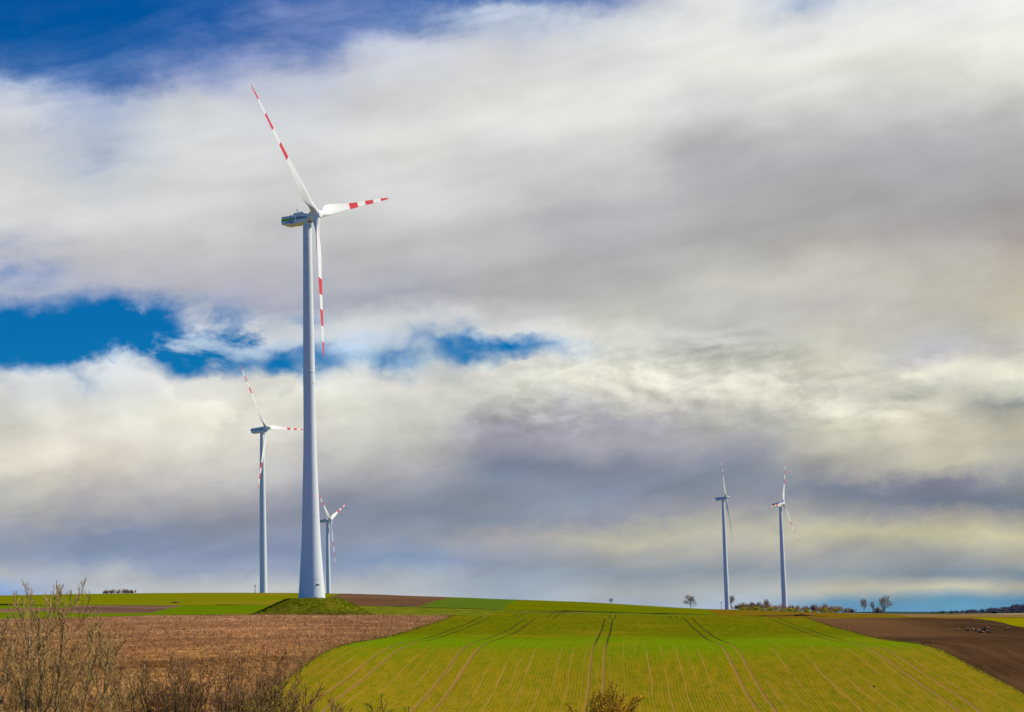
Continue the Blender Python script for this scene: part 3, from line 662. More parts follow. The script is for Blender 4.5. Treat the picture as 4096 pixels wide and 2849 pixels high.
def flat_poly(bm, poly, y, dep=.02):
    a = [bm.verts.new((x, y-dep, z)) for x, z in poly]; b = [bm.verts.new((x, y+.005, z)) for x, z in poly]
    bm.faces.new(a); bm.faces.new(b[::-1])
    for i in range(len(poly)):
        j = (i+1) % len(poly); bm.faces.new((a[j], a[i], b[i], b[j]))
def zp(px, py):
    """logo point measured on the enlarged photograph (26.6 px per source px, origin 1130, 850) -> nacelle side x, z"""
    sx, sy = 1130+px/26.62, 850+py/26.62
    x = (sx-1265.4)*.0623/.913
    return (x, -(sy-861.0 - (1265.4-sx)*.118)*.0623)

BLADE_A = blade_mesh('blade', 1.0); BLADE_A.materials.append(M_bladeA)
BLADE_B = blade_mesh('blade', .95, -1.0, .85); BLADE_B.materials.append(M_bladeB)

def nacelle_green():
    """returns builders for the boxy nacelle with the green band"""
    hw = 1.55
    side = [(-9.48,-1.40),(-9.40,.40),(-5.95,.52),(-5.85,.93),(-3.2,1.12),(-2.55,.62),(-1.75,.55),(-1.55,-1.2),(-2.2,-1.62),(-4.6,-1.74),(-8.7,-1.80),(-9.25,-1.68)]
    bm = bmesh.new(); rings = []
    for (s, dz) in ((-1,0),(1,0)):
        rings.append([bm.verts.new((x, s*hw, z)) for x, z in side])
    # keel: lower hull narrows and drops towards the middle
    bm.faces.new(rings[0]); bm.faces.new(rings[1][::-1])
    keel = []
    n = len(side)
    for i in range(n):
        j = (i+1) % n
        a, b, c, d = rings[0][j], rings[0][i], rings[1][i], rings[1][j]
        bm.faces.new((a, b, c, d))
    bmesh.ops.recalc_face_normals(bm, faces=bm.faces)
    bmesh.ops.bevel(bm, geom=[e for e in bm.edges if e.calc_face_angle(0) > R(20)], offset=.16, segments=2, affect='EDGES', profile=.5)
    return bm_mesh('nacelle', bm)
NAC_G = nacelle_green()
# belly pan under the box, narrower, as on the photograph
def belly():
    bm = bmesh.new(); a = []
    for (x, w, z) in ((-8.9,1.0,-1.60),(-8.2,1.1,-1.98),(-4.8,1.1,-1.96),(-4.2,1.0,-1.70)):
        a.append([bm.verts.new((x, -w, z)), bm.verts.new((x, w, z)), bm.verts.new((x, w, z+.75)), bm.verts.new((x, -w, z+.75))])
    for p, q in zip(a, a[1:]):
        for i in range(4): bm.faces.new((p[i], p[(i+1) % 4], q[(i+1) % 4], q[i]))
    bm.faces.new(a[0][::-1]); bm.faces.new(a[-1]); bmesh.ops.recalc_face_normals(bm, faces=bm.faces)
    return bm_mesh('belly_pan', bm)
BELLY = belly()
def nacelle_blue():
    hw = 1.5
    side = [(-9.3,1.0),(-1.2,1.05),(-.9,.75),(-.8,-1.5),(-1.2,-1.95),(-8.0,-2.0),(-8.9,-1.55)]
    me = extrude_y('nacelle', side, -hw, hw, .28)
    return me
NAC_B = nacelle_blue()

def spinner_disc():      # short hub with a flat round nose
    return lathe_mesh('hub', [(.6,-1.75),(1.22,-1.7),(1.34,-1.2),(1.36,-.2),(1.30,.5),(1.12,.95),(1.0,1.06),(.93,1.10),(.90,1.26),(.80,1.30)], 40, 'X', 40)
def spinner_cone():
    return lathe_mesh('hub', [(.6,-1.0),(1.36,-.95),(1.42,-.3),(1.40,.5),(1.22,1.1),(.86,1.8),(.48,2.45),(.22,2.8),(.06,2.95)], 40, 'X', 40)
HUB_D, HUB_C = spinner_disc(), spinner_cone()
def socket_mesh():       # blade collars on the hub
    return lathe_mesh('blade_collar', [(1.0,.7),(1.02,1.25),(.98,1.5),(.94,1.52)], 32)
COLLAR = socket_mesh()

def emblem(nac, hw):
    y = -hw
    bm = bmesh.new(); q = [zp(-5,815), zp(900,690), zp(900,960), zp(-5,1130)]
    flat_poly(bm, q, y, .012); flat_poly(bm, [zp(1075,655), zp(1460,655), zp(1490,760), zp(1440,925), zp(1060,960)], y, .012)
    link('green_band', bm_mesh('green_band', bm), M_green, nac)
    bm = bmesh.new()
    def rotor(cx, cy, arms, wmax):
        for (ex, ey, w0) in arms:
            d = Vector((ex-cx, ey-cy)); n = Vector((-d.y, d.x)).normalized()
            pts_ = []
            for f, w in ((0,.55),(.28,1.0),(.6,.75),(1.0,.30)): pts_.append((cx+d.x*f+n.x*w*w0, cy+d.y*f+n.y*w*w0))
            for f, w in ((1.0,.30),(.6,.75),(.28,1.0),(0,.55)): pts_.append((cx+d.x*f-n.x*w*w0, cy+d.y*f-n.y*w*w0))
            flat_poly(bm, [zp(a, b) for a, b in pts_], y, .030)
    rotor(930, 1060, [(1075,330,52), (335,1270,58), (1150,1300,62)], 1)
    rotor(1240, 1080, [(1395,560,42), (830,1285,38), (1345,1280,46)], 1)
    link('blue_emblem', bm_mesh('blue_emblem', bm), M_blue, nac)
    # pale outline behind the blades of the emblem
    bm = bmesh.new()
    for pp in ([(1010,350),(1110,350),(1010,1010),(880,1010)], [(310,1295),(640,1010),(900,1040),(880,1150),(560,1290)], [(880,1090),(960,1060),(1200,1300),(1060,1310)], [(1350,560),(1425,560),(1330,1080),(1200,1070)]):
        flat_poly(bm, [zp(a, b) for a, b in pp], y, .022)
    link('emblem_outline', bm_mesh('emblem_outline', bm), M_pale, nac)
    def T(nm, body, zx0, zy0, zx1, hpx, m, **k):     # enlarged-photo coordinates at 12.084 px per source px, origin 1110, 820
        f = lambda a, b: ((1110+a/12.084-1265.4)*.0623/.913, -((820+b/12.084)-861.0-(1265.4-(1110+a/12.084))*.118)*.0623)
        x0, z0 = f(zx0, zy0); x1, _ = f(zx1, zy0)
        place_text(nm, body, x0, z0, x1-x0, hpx/12.084*.0623, y-.012, m, nac, **k)
    T('lettering', 'SIMONSFELD', 985, 748, 1535, 98, M_dkblue, bold=.035)
    T('lettering', 'windkraft', 985, 640, 1270, 52, M_grey, bold=.0)
    T('lettering', 'Vestas', 310, 662, 525, 62, M_grey, bold=.0, shear=.25)

def mast(bm, x, y, z, hgt, r=.035):
    tube_bm(bm, (x, y, z), (x, y, z+hgt), r, r*.7, 6)
def add_blades(root, blade, hubz, hubx, tilt, phi, cone, pitch=0.0):
    n = Vector((math.cos(tilt), 0, math.sin(tilt))); u = Vector((0, 1, 0)); w = n.cross(u)
    H0 = Vector((hubx, 0, hubz))
    for k in range(3):
        a = phi + k*2*math.pi/3
        ra = math.cos(a)*w + math.sin(a)*u; T = -math.sin(a)*w + math.cos(a)*u
        z_ = math.cos(cone)*ra + math.sin(cone)*n; x_ = math.cos(cone)*n - math.sin(cone)*ra
        Mx = Matrix(((x_.x, T.x, z_.x), (x_.y, T.y, z_.y), (x_.z, T.z, z_.z))).to_4x4(); Mx.translation = H0
        b = bpy.data.objects.new('blade', blade); COL.objects.link(b); b.parent = root; b.matrix_local = Mx @ Matrix.Rotation(-pitch, 4, 'Z')
        c = bpy.data.objects.new('blade_collar', COLLAR); COL.objects.link(c); c.parent = b
        if not COLLAR.materials: COLLAR.materials.append(M_white)
def turbine(hub_px, d, yaw, tilt, phi, cone, kind, tower_prof, zbase, label, name='wind_turbine', over=2.7, pitch=0.0):
    v = ray(*hub_px); v = v/v[1]; Hc = Vector(v*d) + Vector(CAM)
    n = Vector((math.cos(yaw), -math.sin(yaw), 0))
    base = Hc - n*over; base.z = zbase
    root = empty(name, base, -yaw); tag(root, label, 'wind turbine', 'wind turbines standing in the fields')
    hz = Hc.z - zbase
    top = hz - (1.45 if kind == 'green' else 1.75)
    tower = link('tower', lathe_mesh('tower', [(r, z if z >= 0 else z) for (r, z) in tower_prof(top)], 64, 'Z', 60), M_conc, root)
    if kind == 'green':
        nac = link('nacelle', NAC_G, M_white, root); link('belly_pan', BELLY, M_white, nac)
        nac.rotation_euler.y = R(-1.0); hw = 1.55
        emblem(nac, hw)
        bm = bmesh.new(); mast(bm, -5.35, -.6, .9, 1.5, .05); mast(bm, -5.0, -.6, .95, 1.1, .04); box_bm(bm, (-5.2, -.6, 1.75), (.5, .06, .06)); box_bm(bm, (-5.75, -.9, 1.02), (.16, .16, .26))
        link('wind_vane', bm_mesh('wind_vane', bm), M_dark, nac)
        bm = bmesh.new(); mast(bm, -3.6, .5, 1.05, .8, .03); link('lightning_rod', bm_mesh('lightning_rod', bm), M_dark, nac)
        hub = link('hub', HUB_D, M_white, root); blade = BLADE_A
        nac.location = (over, 0, hz)
    else:
        nac = link('nacelle', NAC_B, M_white, root); nac.rotation_euler.y = R(-5); nac.location = (over, 0, hz); hw = 1.5
        bm = bmesh.new()
        def stripe(poly):
            bm = bmesh.new(); flat_poly(bm, poly, -hw, .014); link('blue_stripe', bm_mesh('blue_stripe', bm), M_blue, nac)
        if kind == 'blue_text':
            stripe([(-9.12,-.38),(-7.95,-.36),(-7.95,.02),(-9.18,.0)])
            stripe([(-3.85,-.62),(-1.05,-.70),(-1.05,-.08),(-3.85,-.10)])
            place_text('lettering', 'Vestas', -7.75, -.50, 3.75, .66, -hw-.012, M_blue, nac, bold=.03)
        else:
            stripe([(-9.1,-.42),(-1.05,-.62),(-1.05,.06),(-9.18,.10)])
        bm = bmesh.new(); mast(bm, -8.3, -.4, .95, 1.5, .045); box_bm(bm, (-8.3, -.4, 2.35), (.35, .05, .05)); link('wind_vane', bm_mesh('wind_vane', bm), M_dark, nac)
        bm = bmesh.new(); mast(bm, -7.4, .3, .98, 1.4, .04); link('antenna', bm_mesh('antenna', bm), M_dark, nac)
        hub = link('hub', HUB_C, M_white, root); blade = BLADE_B
    hub.location = (over, 0, hz); hub.rotation_euler.y = -tilt
    add_blades(root, blade, hz, over, tilt, phi, cone, pitch)
    yaw_ring = link('yaw_ring', lathe_mesh('yaw_ring', [(1.05, top-.25), (1.12, top-.2), (1.12, top+.1), (1.0, top+.15)], 40), M_dark, root)
    return root, tower, hz

TB = []
# main turbine on its mound
v1 = ray(1246, 2396); v1 = v1/v1[1]; z1 = float(v1[2]*498.5 + CAM[2]) - .15
def prof_main(top):
    s = [(3.42,-1.2),(3.36,0),(3.30,.7),(3.02,4.1),(2.66,9.9),(2.42,13.6),(2.25,17.5),(1.96,27),(1.67,36.6),(1.54,44),(1.50,50),(1.485,56.6),(1.53,56.62),(1.53,57.0),(1.48,57.02),(1.40,64),(1.32,71),(1.19,82),(1.08,top-.3),(1.06,top)]
    return s
t1, tower1, hz1 = turbine((1265.4,861), 496, R(24.1), R(7.2), R(-46.2), R(3.0), 'green', prof_main, z1,
    'tallest nearest white wind turbine with flared tower base on the grassy mound')
# lamp above the entrance, seams and bolt holes of the concrete part
def on_tower(rad, ang, z): return (rad*math.cos(ang), rad*math.sin(ang), z)
bm = bmesh.new()
la = R(-58) + R(24.1)
for (zz, rr_) in ((3.55, 3.06),):
    q = Matrix.Rotation(la, 4, 'Z')
    bm2 = bmesh.new(); tube_bm(bm2, (rr_-.1, 0, zz), (rr_+.75, 0, zz), .07, .06, 8); box_bm(bm2, (rr_+.85, 0, zz-.12), (.55, .42, .24)); box_bm(bm2, (rr_+.02, 0, zz), (.10, .35, .35))
    bmesh.ops.transform(bm2, matrix=q, verts=bm2.verts); me = bm_mesh('entrance_lamp', bm2)
link('entrance_lamp', me, M_dark, t1)
for zz, rr_ in ((4.9,2.975),(9.9,2.66),(15.2,2.345),(20.5,2.16),(25.8,1.99)):
    link('seam_ring', lathe_mesh('seam_ring', [(rr_-.05,zz-.03),(rr_+.014,zz-.025),(rr_+.014,zz+.025),(rr_-.05,zz+.03)], 64), paint('seam_grey', (.62,.63,.62), .6), t1) if zz < 5 else link('seam_ring', lathe_mesh('seam_ring', [(rr_-.05,zz-.03),(rr_+.012,zz-.025),(rr_+.012,zz+.025),(rr_-.05,zz+.03)], 64), bpy.data.materials['seam_grey'], t1)
for aa in (-125, -55):
    c = on_tower(1.50, R(aa+24.1+5.6), 53.9); bm = bmesh.new()
    tube_bm(bm, (c[0]*.9, c[1]*.9, c[2]), (c[0]*1.02, c[1]*1.02, c[2]), .11, .11, 10)
    link('vent_hole', bm_mesh('vent_hole', bm), M_dark, t1)

def taper(rb, rt, sink=0.0):
    return lambda top: [(rb*1.02, -3-sink), (rb, 0), (rb*.985, top*.06), (rb*.9+rt*.1, top*.25), (rb*.62+rt*.38, top*.55), (rb*.3+rt*.7, top*.8), (rt, top-.3), (rt*.98, top)]
def gz(hub_px, d, yaw, over=2.7):
    v = ray(*hub_px); v = v/v[1]; return h(v[0]*d - math.cos(yaw)*over, d + math.sin(yaw)*over)
t2, _, _ = turbine((1065,1713), 1087, R(23.7), R(7.0), R(-32.9), R(1.4), 'blue_text', taper(2.0, 1.1), gz((1065,1713),1087,R(23.7)),
    'white turbine left of the nearest tower, blue lettered stripe on its nacelle', pitch=R(1))
t3, _, _ = turbine((1322.5,2079.7), 1613, R(15.2), R(5.9), R(-52.0), R(2.7), 'green', taper(1.78, 1.22), gz((1322.5,2079.7),1613,R(15.2)),
    'small distant turbine partly hidden behind the nearest tower, green band on its nacelle', pitch=R(4))
t4, _, _ = turbine((2904.5,1990.4), 1678, R(6.8), R(5.9), R(-36.8), R(0.7), 'blue', taper(2.05, 1.1), gz((2904.5,1990.4),1678,R(6.8)),
    'distant turbine with thin edge-on blades and blue striped nacelle at the hedge end', pitch=R(17))
t5, _, _ = turbine((3133.4,2014.7), 1633, R(25.6), R(5.0), R(24.2), R(2.3), 'green', taper(2.2, 1.12), gz((3133.4,2014.7),1633,R(25.6)),
    'rightmost distant turbine rising behind the hedge, one blade across its nacelle', pitch=R(3))

# ------------------------------------------------------------------ the mound under the main turbine
def mound(cx, cy, ztop, r0=5.6, r1=15.6):
    vs = []; fs = []; NR, NA = 40, 150
    for i in range(NR+1):
        r = (r1+1.2)*i/NR
        for k in range(NA):
            a = 2*math.pi*k/NA
            rr1 = r1*(1+.05*math.sin(2*a+.6)+.04*math.sin(5*a)); rr0 = r0*(1+.05*math.sin(3*a))
            x, y = cx+r*math.cos(a), cy+r*math.sin(a); g0 = h(x, y)
            f = min(1, max(0, (r-rr0)/(rr1-rr0))); f = f**1.05
            f = f*f*(3-2*f)*.75 + f*.25
            nz = mnoise.fractal(Vector((x*.55, y*.55, 3)), 1, 2, 5)*.20 + mnoise.noise(Vector((x*.16, y*.16, 9)))*.35
            nz *= min(1, max(0, (r-4.6)/2.5))
            z = ztop*(1-f) + (g0-.15)*f + nz*(1 if f < .95 else .4)
            if i == NR: z = g0-.6
            vs.append((x, y, z))
    for i in range(NR):
        for k in range(NA):
            a = i*NA+k; b = i*NA+(k+1) % NA
            fs.append((a, a+NA, b+NA, b))
    return mesh_from('mound', vs, fs, True)
tb = t1.location
def mound_material():
    m, g = mat('mound_grass'); p = g.pos(); x, y, z = g.sep(p)[:3]
    q = g.xyz(g.m('MULTIPLY', x, .5), y, g.m('MULTIPLY', z, 2.6))
    a = g.noise(q, .9, 5.0, .65, .6); b = g.noise(p, .25, 4.0, .6); c = g.noise(q, 3.0, 3.0, .7)
    col = g.mix(g.ss(a, .35, .66), (.085,.095,.004,1), (.200,.215,.006,1))
    col = g.mix(g.m('MULTIPLY', g.ss(b, .5, .68), .6), col, (.215,.165,.020,1))
    bare = g.m('MULTIPLY', g.ss(g.m('ADD', z, g.m('MULTIPLY', a, 1.6)), 14.9, 14.0), .8)
    col = g.mix(bare, col, (.070,.048,.018,1))  # browner and darker towards the foot of the mound
    g.principled(col, .9, g.bump(g.m('ADD', a, g.m('MULTIPLY', c, .5)), 1.0, .35), spec=0.0)
    return m
M_mound = mound_material()
mo = link('mound', mound(tb.x, tb.y, z1+.12), M_mound); mo['kind'] = 'structure'
# ------------------------------------------------------------------ trees and shrubs
def bark(name, c1, c2, rough=.85):
    m, g = mat(name); p = g.obj()
    n = g.noise(p, 3.0, 4.0, .65); n2 = g.noise(p, .6, 3.0, .6)
    c = g.mix(g.ss(g.m('ADD', g.m('MULTIPLY', n, .6), g.m('MULTIPLY', n2, .4)), .36, .64), (*c1, 1), (*c2, 1))
    g.principled(c, rough, spec=.15)
    return m
def leafmat(name, c1, c2, sc=2.0):
    m, g = mat(name); n = g.noise(g.pos(), sc, 3.0, .6)
    c = g.mix(g.ss(n, .35, .65), (*c1, 1), (*c2, 1))
    d_ = g.node('ShaderNodeBsdfDiffuse', {0: c}); t_ = g.node('ShaderNodeBsdfTranslucent', {0: c})
    mx = g.node('ShaderNodeMixShader', {0: .45, 1: d_.outputs[0], 2: t_.outputs[0]})
    g.node('ShaderNodeOutputMaterial', {'Surface': mx.outputs[0]})
    return m
M_bark = bark('bark_olive_grey', (.110,.076,.034), (.420,.300,.140))
M_twig = bark('twig_tan', (.400,.240,.075), (.680,.440,.155))
M_barkd = bark('bark_dark', (.030,.021,.012), (.130,.088,.040))
M_twigd = bark('twig_dark', (.130,.070,.026), (.400,.225,.088))
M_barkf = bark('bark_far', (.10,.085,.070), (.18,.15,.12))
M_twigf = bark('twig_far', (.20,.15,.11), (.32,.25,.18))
M_twigr = bark('twig_reddish', (.40,.22,.11), (.56,.34,.18))
M_twigp = bark('twig_pinkish', (.27,.16,.13), (.40,.25,.20))
M_leafy = leafmat('yellow_bud', (.30,.20,.012), (.46,.36,.02))
M_leafo = leafmat('golden_bud', (.60,.34,.012), (.80,.50,.03))
M_leafg = leafmat('green_bud', (.070,.110,.010), (.150,.180,.020))
M_flow = leafmat('yellow_flower', (.34,.32,.004), (.55,.50,.008), .5)
M_ever = leafmat('dark_evergreen', (.010,.030,.010), (.030,.055,.018), .3)

class Tubes:
    def __init__(self): self.v = []; self.f = []
    def add(self, P_, R_, n):
        b0 = len(self.v)
        up = Vector((.31, .17, .93))
        for i, (p, r) in enumerate(zip(P_, R_)):
            d = (P_[min(i+1, len(P_)-1)] - P_[max(i-1, 0)]).normalized()
            a = d.cross(up)
            a = a.normalized() if a.length > 1e-4 else Vector((1, 0, 0)); b = d.cross(a)
            for k in range(n):
                t = 2*math.pi*k/n; q = p + a*(r*math.cos(t)) + b*(r*math.sin(t)); self.v.append(q[:])
        for i in range(len(P_)-1):
            for k in range(n):
                x = b0+i*n+k; y = b0+i*n+(k+1) % n
                self.f.append((x, y, y+n, x+n))
        self.f.append(tuple(b0+k for k in range(n))[::-1]); self.f.append(tuple(b0+(len(P_)-1)*n+k for k in range(n)))
    def mesh(self, name): return mesh_from(name, self.v, self.f, True)
class Leaves:
    def __init__(self): self.v = []; self.f = []
    def add(self, rnd, p, s, n=1, spread=0.0):
        for _ in range(n):
            c = p + Vector((rnd.gauss(0, spread), rnd.gauss(0, spread), rnd.gauss(0, spread)))
            a = Vector((rnd.gauss(0, 1), rnd.gauss(0, 1), rnd.gauss(0, 1))).normalized(); b = a.orthogonal().normalized()
            b = Matrix.Rotation(rnd.random()*6.28, 3, a) @ b; w = a.cross(b)*.5
            k = len(self.v); ss_ = s*(.6+.8*rnd.random())
            self.v += [(c - b*ss_*.5)[:], (c + w*ss_*.5)[:], (c + b*ss_*.5 + a*ss_*.15)[:], (c - w*ss_*.5)[:]]
            self.f.append((k, k+1, k+2, k+3))
    def mesh(self, name): return mesh_from(name, self.v, self.f)

def grow(rnd, p, d, Ln, r, lev, cfg, T, tips=None):
    n = cfg['seg'][lev]; pts_ = [p.copy()]; rad = [r]; d = d.normalized(); q = p.copy()
    rt = max(cfg['rmin'], r*cfg.get('taper', .35))
    for i in range(n):
        wv_ = Vector((rnd.gauss(0, 1), rnd.gauss(0, 1), rnd.gauss(0, .6)))*cfg['wob'][lev]
        d = (d + wv_ + Vector((0, 0, cfg['up'][lev]))).normalized()
        q = q + d*(Ln/n); pts_.append(q.copy()); rad.append(r + (rt-r)*(i+1)/n)
    T[min(lev, len(T)-1)].add(pts_, rad, cfg['sides'][lev])
    if lev+1 < len(cfg['seg']):
        c0 = cfg['start'][lev]; N = cfg['kids'][lev]; ph = rnd.random()*6.28
        for k in range(N):
            f = c0 + (1-c0)*((k+rnd.random()*.9)/N); x = f*n; i = min(int(x), n-1); t = x-i
            pp = pts_[i].lerp(pts_[i+1], t); dd = (pts_[i+1]-pts_[i]).normalized()
            ax = dd.orthogonal().normalized(); ph += 2.4 + rnd.gauss(0, .5)
            ax = Matrix.Rotation(ph, 3, dd) @ ax
            ang = R(cfg['ang'][lev] + rnd.gauss(0, 8)); nd = Matrix.Rotation(ang, 3, ax) @ dd
            ll = Ln*cfg['ratio'][lev]*(1.05 - cfg.get('cone', .55)*f)*(.75+.5*rnd.random())
            rr_ = max(cfg['rmin'], (rad[i]*(1-t)+rad[i+1]*t)*cfg.get('rrat', .55)*(.8+.3*rnd.random()))
            grow(rnd, pp, nd, ll, rr_, lev+1, cfg, T, tips)
    elif tips is not None: tips += pts_[1:]

def bare_tree(name, loc, stems, cfg, seed, label, cat, mats=(None, None), group=None, leaf=None, split=2):
    rnd = random.Random(seed); lo = Tubes(); hi = Tubes(); tips = []
    T = [lo]*split + [hi]
    for (off, d, Ln, r) in stems: grow(rnd, Vector(off), Vector(d), Ln, r, 0, cfg, T, tips)
    root = empty(name, loc); tag(root, label, cat, group)
    link('trunk', lo.mesh('trunk'), mats[0], root)
    link('crown', hi.mesh('crown'), mats[1], root)
    if leaf:
        lm, dens, size, spread = leaf; Lv = Leaves()
        for p in tips:
            if rnd.random() < dens: Lv.add(rnd, p, size, 1, spread)
        if Lv.f: link('leaves', Lv.mesh('leaves'), lm, root)['kind'] = 'stuff'
    return root

def at(x, d, dz=-.15):
    X, Y = B(x, d); return Vector((X, Y, h(X, Y) + dz))
TREE = dict(seg=[10, 7, 5, 4], wob=[.035, .06, .08, .09], up=[.05, .10, .13, .13], sides=[7, 5, 4, 3], start=[.34, .22, .2], kids=[17, 9, 6], ang=[36, 30, 27], ratio=[.50, .46, .52], rmin=.0065, taper=.28, rrat=.5, cone=.72)
mats_t = (M_bark, M_twig)
DN = 60.0; pxm = DN/FPX*1.02
G1 = 'bare trees in front of the stubble field'
bare_tree('bare_tree', at(62, DN), [((-.12, 0, 0), (-.05, .02, 1), 6.5, .085), ((.14, .1, 0), (.04, .03, 1), 6.7, .08)], TREE, 11,
    'bare twin-stemmed tree at the left edge, its top twigs against the sky', 'tree', mats_t, G1)
bare_tree('bare_tree', at(196, DN+1.5), [((0, 0, 0), (.02, 0, 1), 7.2, .10), ((-.02, .05, .8), (.07, .05, 1), 6.6, .06), ((.1, .05, .5), (.22, .05, 1), 5.9, .055)], dict(TREE, kids=[18, 9, 6]), 29,
    'bare tree with a straight dark trunk, tall upright twigs beside the twin-stemmed tree', 'tree', mats_t, G1)
bare_tree('bare_tree', at(272, DN-1), [((0, 0, 0), (.26, .02, 1), 5.9, .075), ((.15, .1, 0), (.42, .0, 1), 5.3, .055)], dict(TREE, kids=[14, 9, 6]), 43,
    'lower bare tree leaning to the right over the brown stubble', 'tree', mats_t, G1)

SHRUB = dict(seg=[9, 6, 4, 3], wob=[.07, .10, .12, .14], up=[.07, .09, .11, .10], sides=[6, 4, 3, 3], start=[.48, .25, .25], kids=[9, 7, 4], ang=[27, 30, 32], ratio=[.34, .46, .5], rmin=.0062, taper=.25, rrat=.55, cone=.5)
LF = .92
def shrub(x, d, ytop, width_px, nst, seed, label, leaf=None, mats=(M_barkd, M_twigd), cfg=SHRUB, spread=.24, group='bare shrubs along the bottom of the picture', name='bare_shrub'):
    rnd = random.Random(seed*7+1); base = at(x, d)
    v = ray(x, ytop); ztop = v[2]/v[1]*d + CAM[2]; H_ = ztop - base.z
    wm = width_px*d/FPX
    stems = []
    for i in range(nst):
        f = (i+.5)/nst*2-1 + rnd.gauss(0, .12); dep = rnd.gauss(0, .4)
        tip = Vector((f*wm*.5, dep*wm*.35, 0)); hh = H_*(1-.22*abs(f)**1.6)*(.86+.16*rnd.random())
        st = Vector((f*wm*.16+rnd.gauss(0, .05), dep*wm*.15, 0)); d_ = Vector((tip.x-st.x, tip.y-st.y, hh))
        stems.append((st[:], d_[:], d_.length*LF, (.028+.016*rnd.random())))
    return bare_tree(name, base, stems, cfg, seed, label, 'shrub', mats, group, leaf)
shrub(655, 56, 2640, 260, 11, 3, 'dark bare shrub with dense upright twigs below the middle of the stubble', (M_leafy, .05, .05, .02))
shrub(775, 57, 2665, 190, 9, 5, 'dense brown bare shrub between its taller neighbours, a few yellow leaves', (M_leafy, .06, .05, .02))
shrub(905, 55, 2640, 170, 7, 8, 'tall thin bare shrub with a few long whips reaching up over the stubble', (M_leafy, .06, .06, .02), cfg=dict(SHRUB, kids=[8, 6, 4]))
shrub(1085, 56, 2645, 260, 9, 12, 'black-stemmed bare shrub with forked branches at the field corner', (M_leafy, .04, .05, .02), cfg=dict(SHRUB, start=[.38, .25, .25], ang=[32, 32, 32]))
shrub(1195, 55, 2710, 190, 8, 14, 'wide black bare shrub leaning right over the young green crop', (M_leafo, .05, .045, .03), cfg=dict(SHRUB, start=[.42, .25, .25]))
shrub(540, 58, 2760, 260, 8, 17, 'low brown bare shrub to the right of the leaning tree', (M_leafo, .05, .05, .02), mats=(M_bark, M_twig))
shrub(1000, 53, 2765, 300, 10, 19, 'low tangled shrub with yellowish buds in front of the black shrubs', (M_leafo, .10, .045, .03))
shrub(1502, 56, 2800, 120, 9, 21, 'small shrub with pale green upright shoots at the bottom edge of the crop', (M_leafg, .55, .05, .02), mats=(M_bark, bark('twig_green', (.075,.080,.020), (.170,.165,.050))), cfg=dict(SHRUB, kids=[8, 6, 3]))
shrub(2440, 55, 2768, 215, 16, 23, 'rounded shrub covered in golden yellow buds in front of the wheel tracks', (M_leafo, .85, .060, .03), mats=(M_barkd, bark('twig_gold', (.200,.120,.020), (.400,.250,.045))), cfg=dict(SHRUB, kids=[10, 8, 4], start=[.42, .2, .2], ang=[34, 34, 34]), group=None, name='budding_shrub')

# ---- far trees: a few kinds, each tree a copy with its own turn and size
FAR = dict(seg=[6, 5, 4, 3], wob=[.05, .12, .15, .16], up=[.05, .06, .07, .05], sides=[6, 4, 3, 3], start=[.28, .3, .2], kids=[18, 10, 7], ang=[50, 40, 36], ratio=[.58, .54, .58], rmin=.030, taper=.3, rrat=.55, cone=.45)
G2 = 'bare trees around the far hedge'
HIDE = Vector((0, 0, 0))
def far_tree(x, d, ytop, ybase, seed, label, wide=1.0, cfg=FAR, mats=(M_barkf, M_twigf), group=G2, name='far_bare_tree', proto=None, rz=0.0, cat='tree'):
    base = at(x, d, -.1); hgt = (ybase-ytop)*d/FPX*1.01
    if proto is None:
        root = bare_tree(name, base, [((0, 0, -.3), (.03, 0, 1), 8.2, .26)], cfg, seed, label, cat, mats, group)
    else:
        root = copy_tree(proto); root.location = base; tag(root, label, cat, group)
    root.rotation_euler.z = rz; s = hgt/9.6; root.scale = (s*wide, s*wide, s)
    return root
f1 = far_tree(2766, 1760, 2387, 2437, 61, 'round-crowned bare tree standing alone on the green skyline left of the hedge', 1.25)
f2 = far_tree(2925, 1690, 2387, 2440, 62, 'bare tree with an oval crown just right of the blue-striped turbine base', .85, dict(FAR, ang=[40, 38, 36]))
far_tree(3456, 1480, 2401, 2455, 0, 'bare tree with a narrow dark crown, left one of the three beyond the hedge', .80, proto=f2, rz=1.7)
far_tree(3492, 1500, 2411, 2455, 0, 'slim bare tree between the two larger trees at the hedge end', .55, proto=f2, rz=3.1)
far_tree(3537, 1490, 2392, 2455, 0, 'tallest bare tree at the right end, fan-shaped crown against blue sky', 1.0, proto=f1, rz=2.2)
far_tree(3068, 1610, 2402, 2444, 0, 'bare tree rising from the hedge just left of the rightmost turbine', .8, proto=f1, rz=.9)
far_tree(3040, 1640, 2412, 2444, 0, 'smaller bare tree in the hedge beside the taller one near the turbine', 1.0, proto=f2, rz=4.0)
far_tree(2448, 1290, 2401, 2420, 0, 'tiny lone bare tree on the skyline of the olive field', 1.2, proto=f1, rz=5.0, group=None)
far_tree(3012, 1660, 2416, 2446, 0, 'twiggy leaning tree over the yellow bushes of the hedge', .9, proto=f1, rz=5.6)

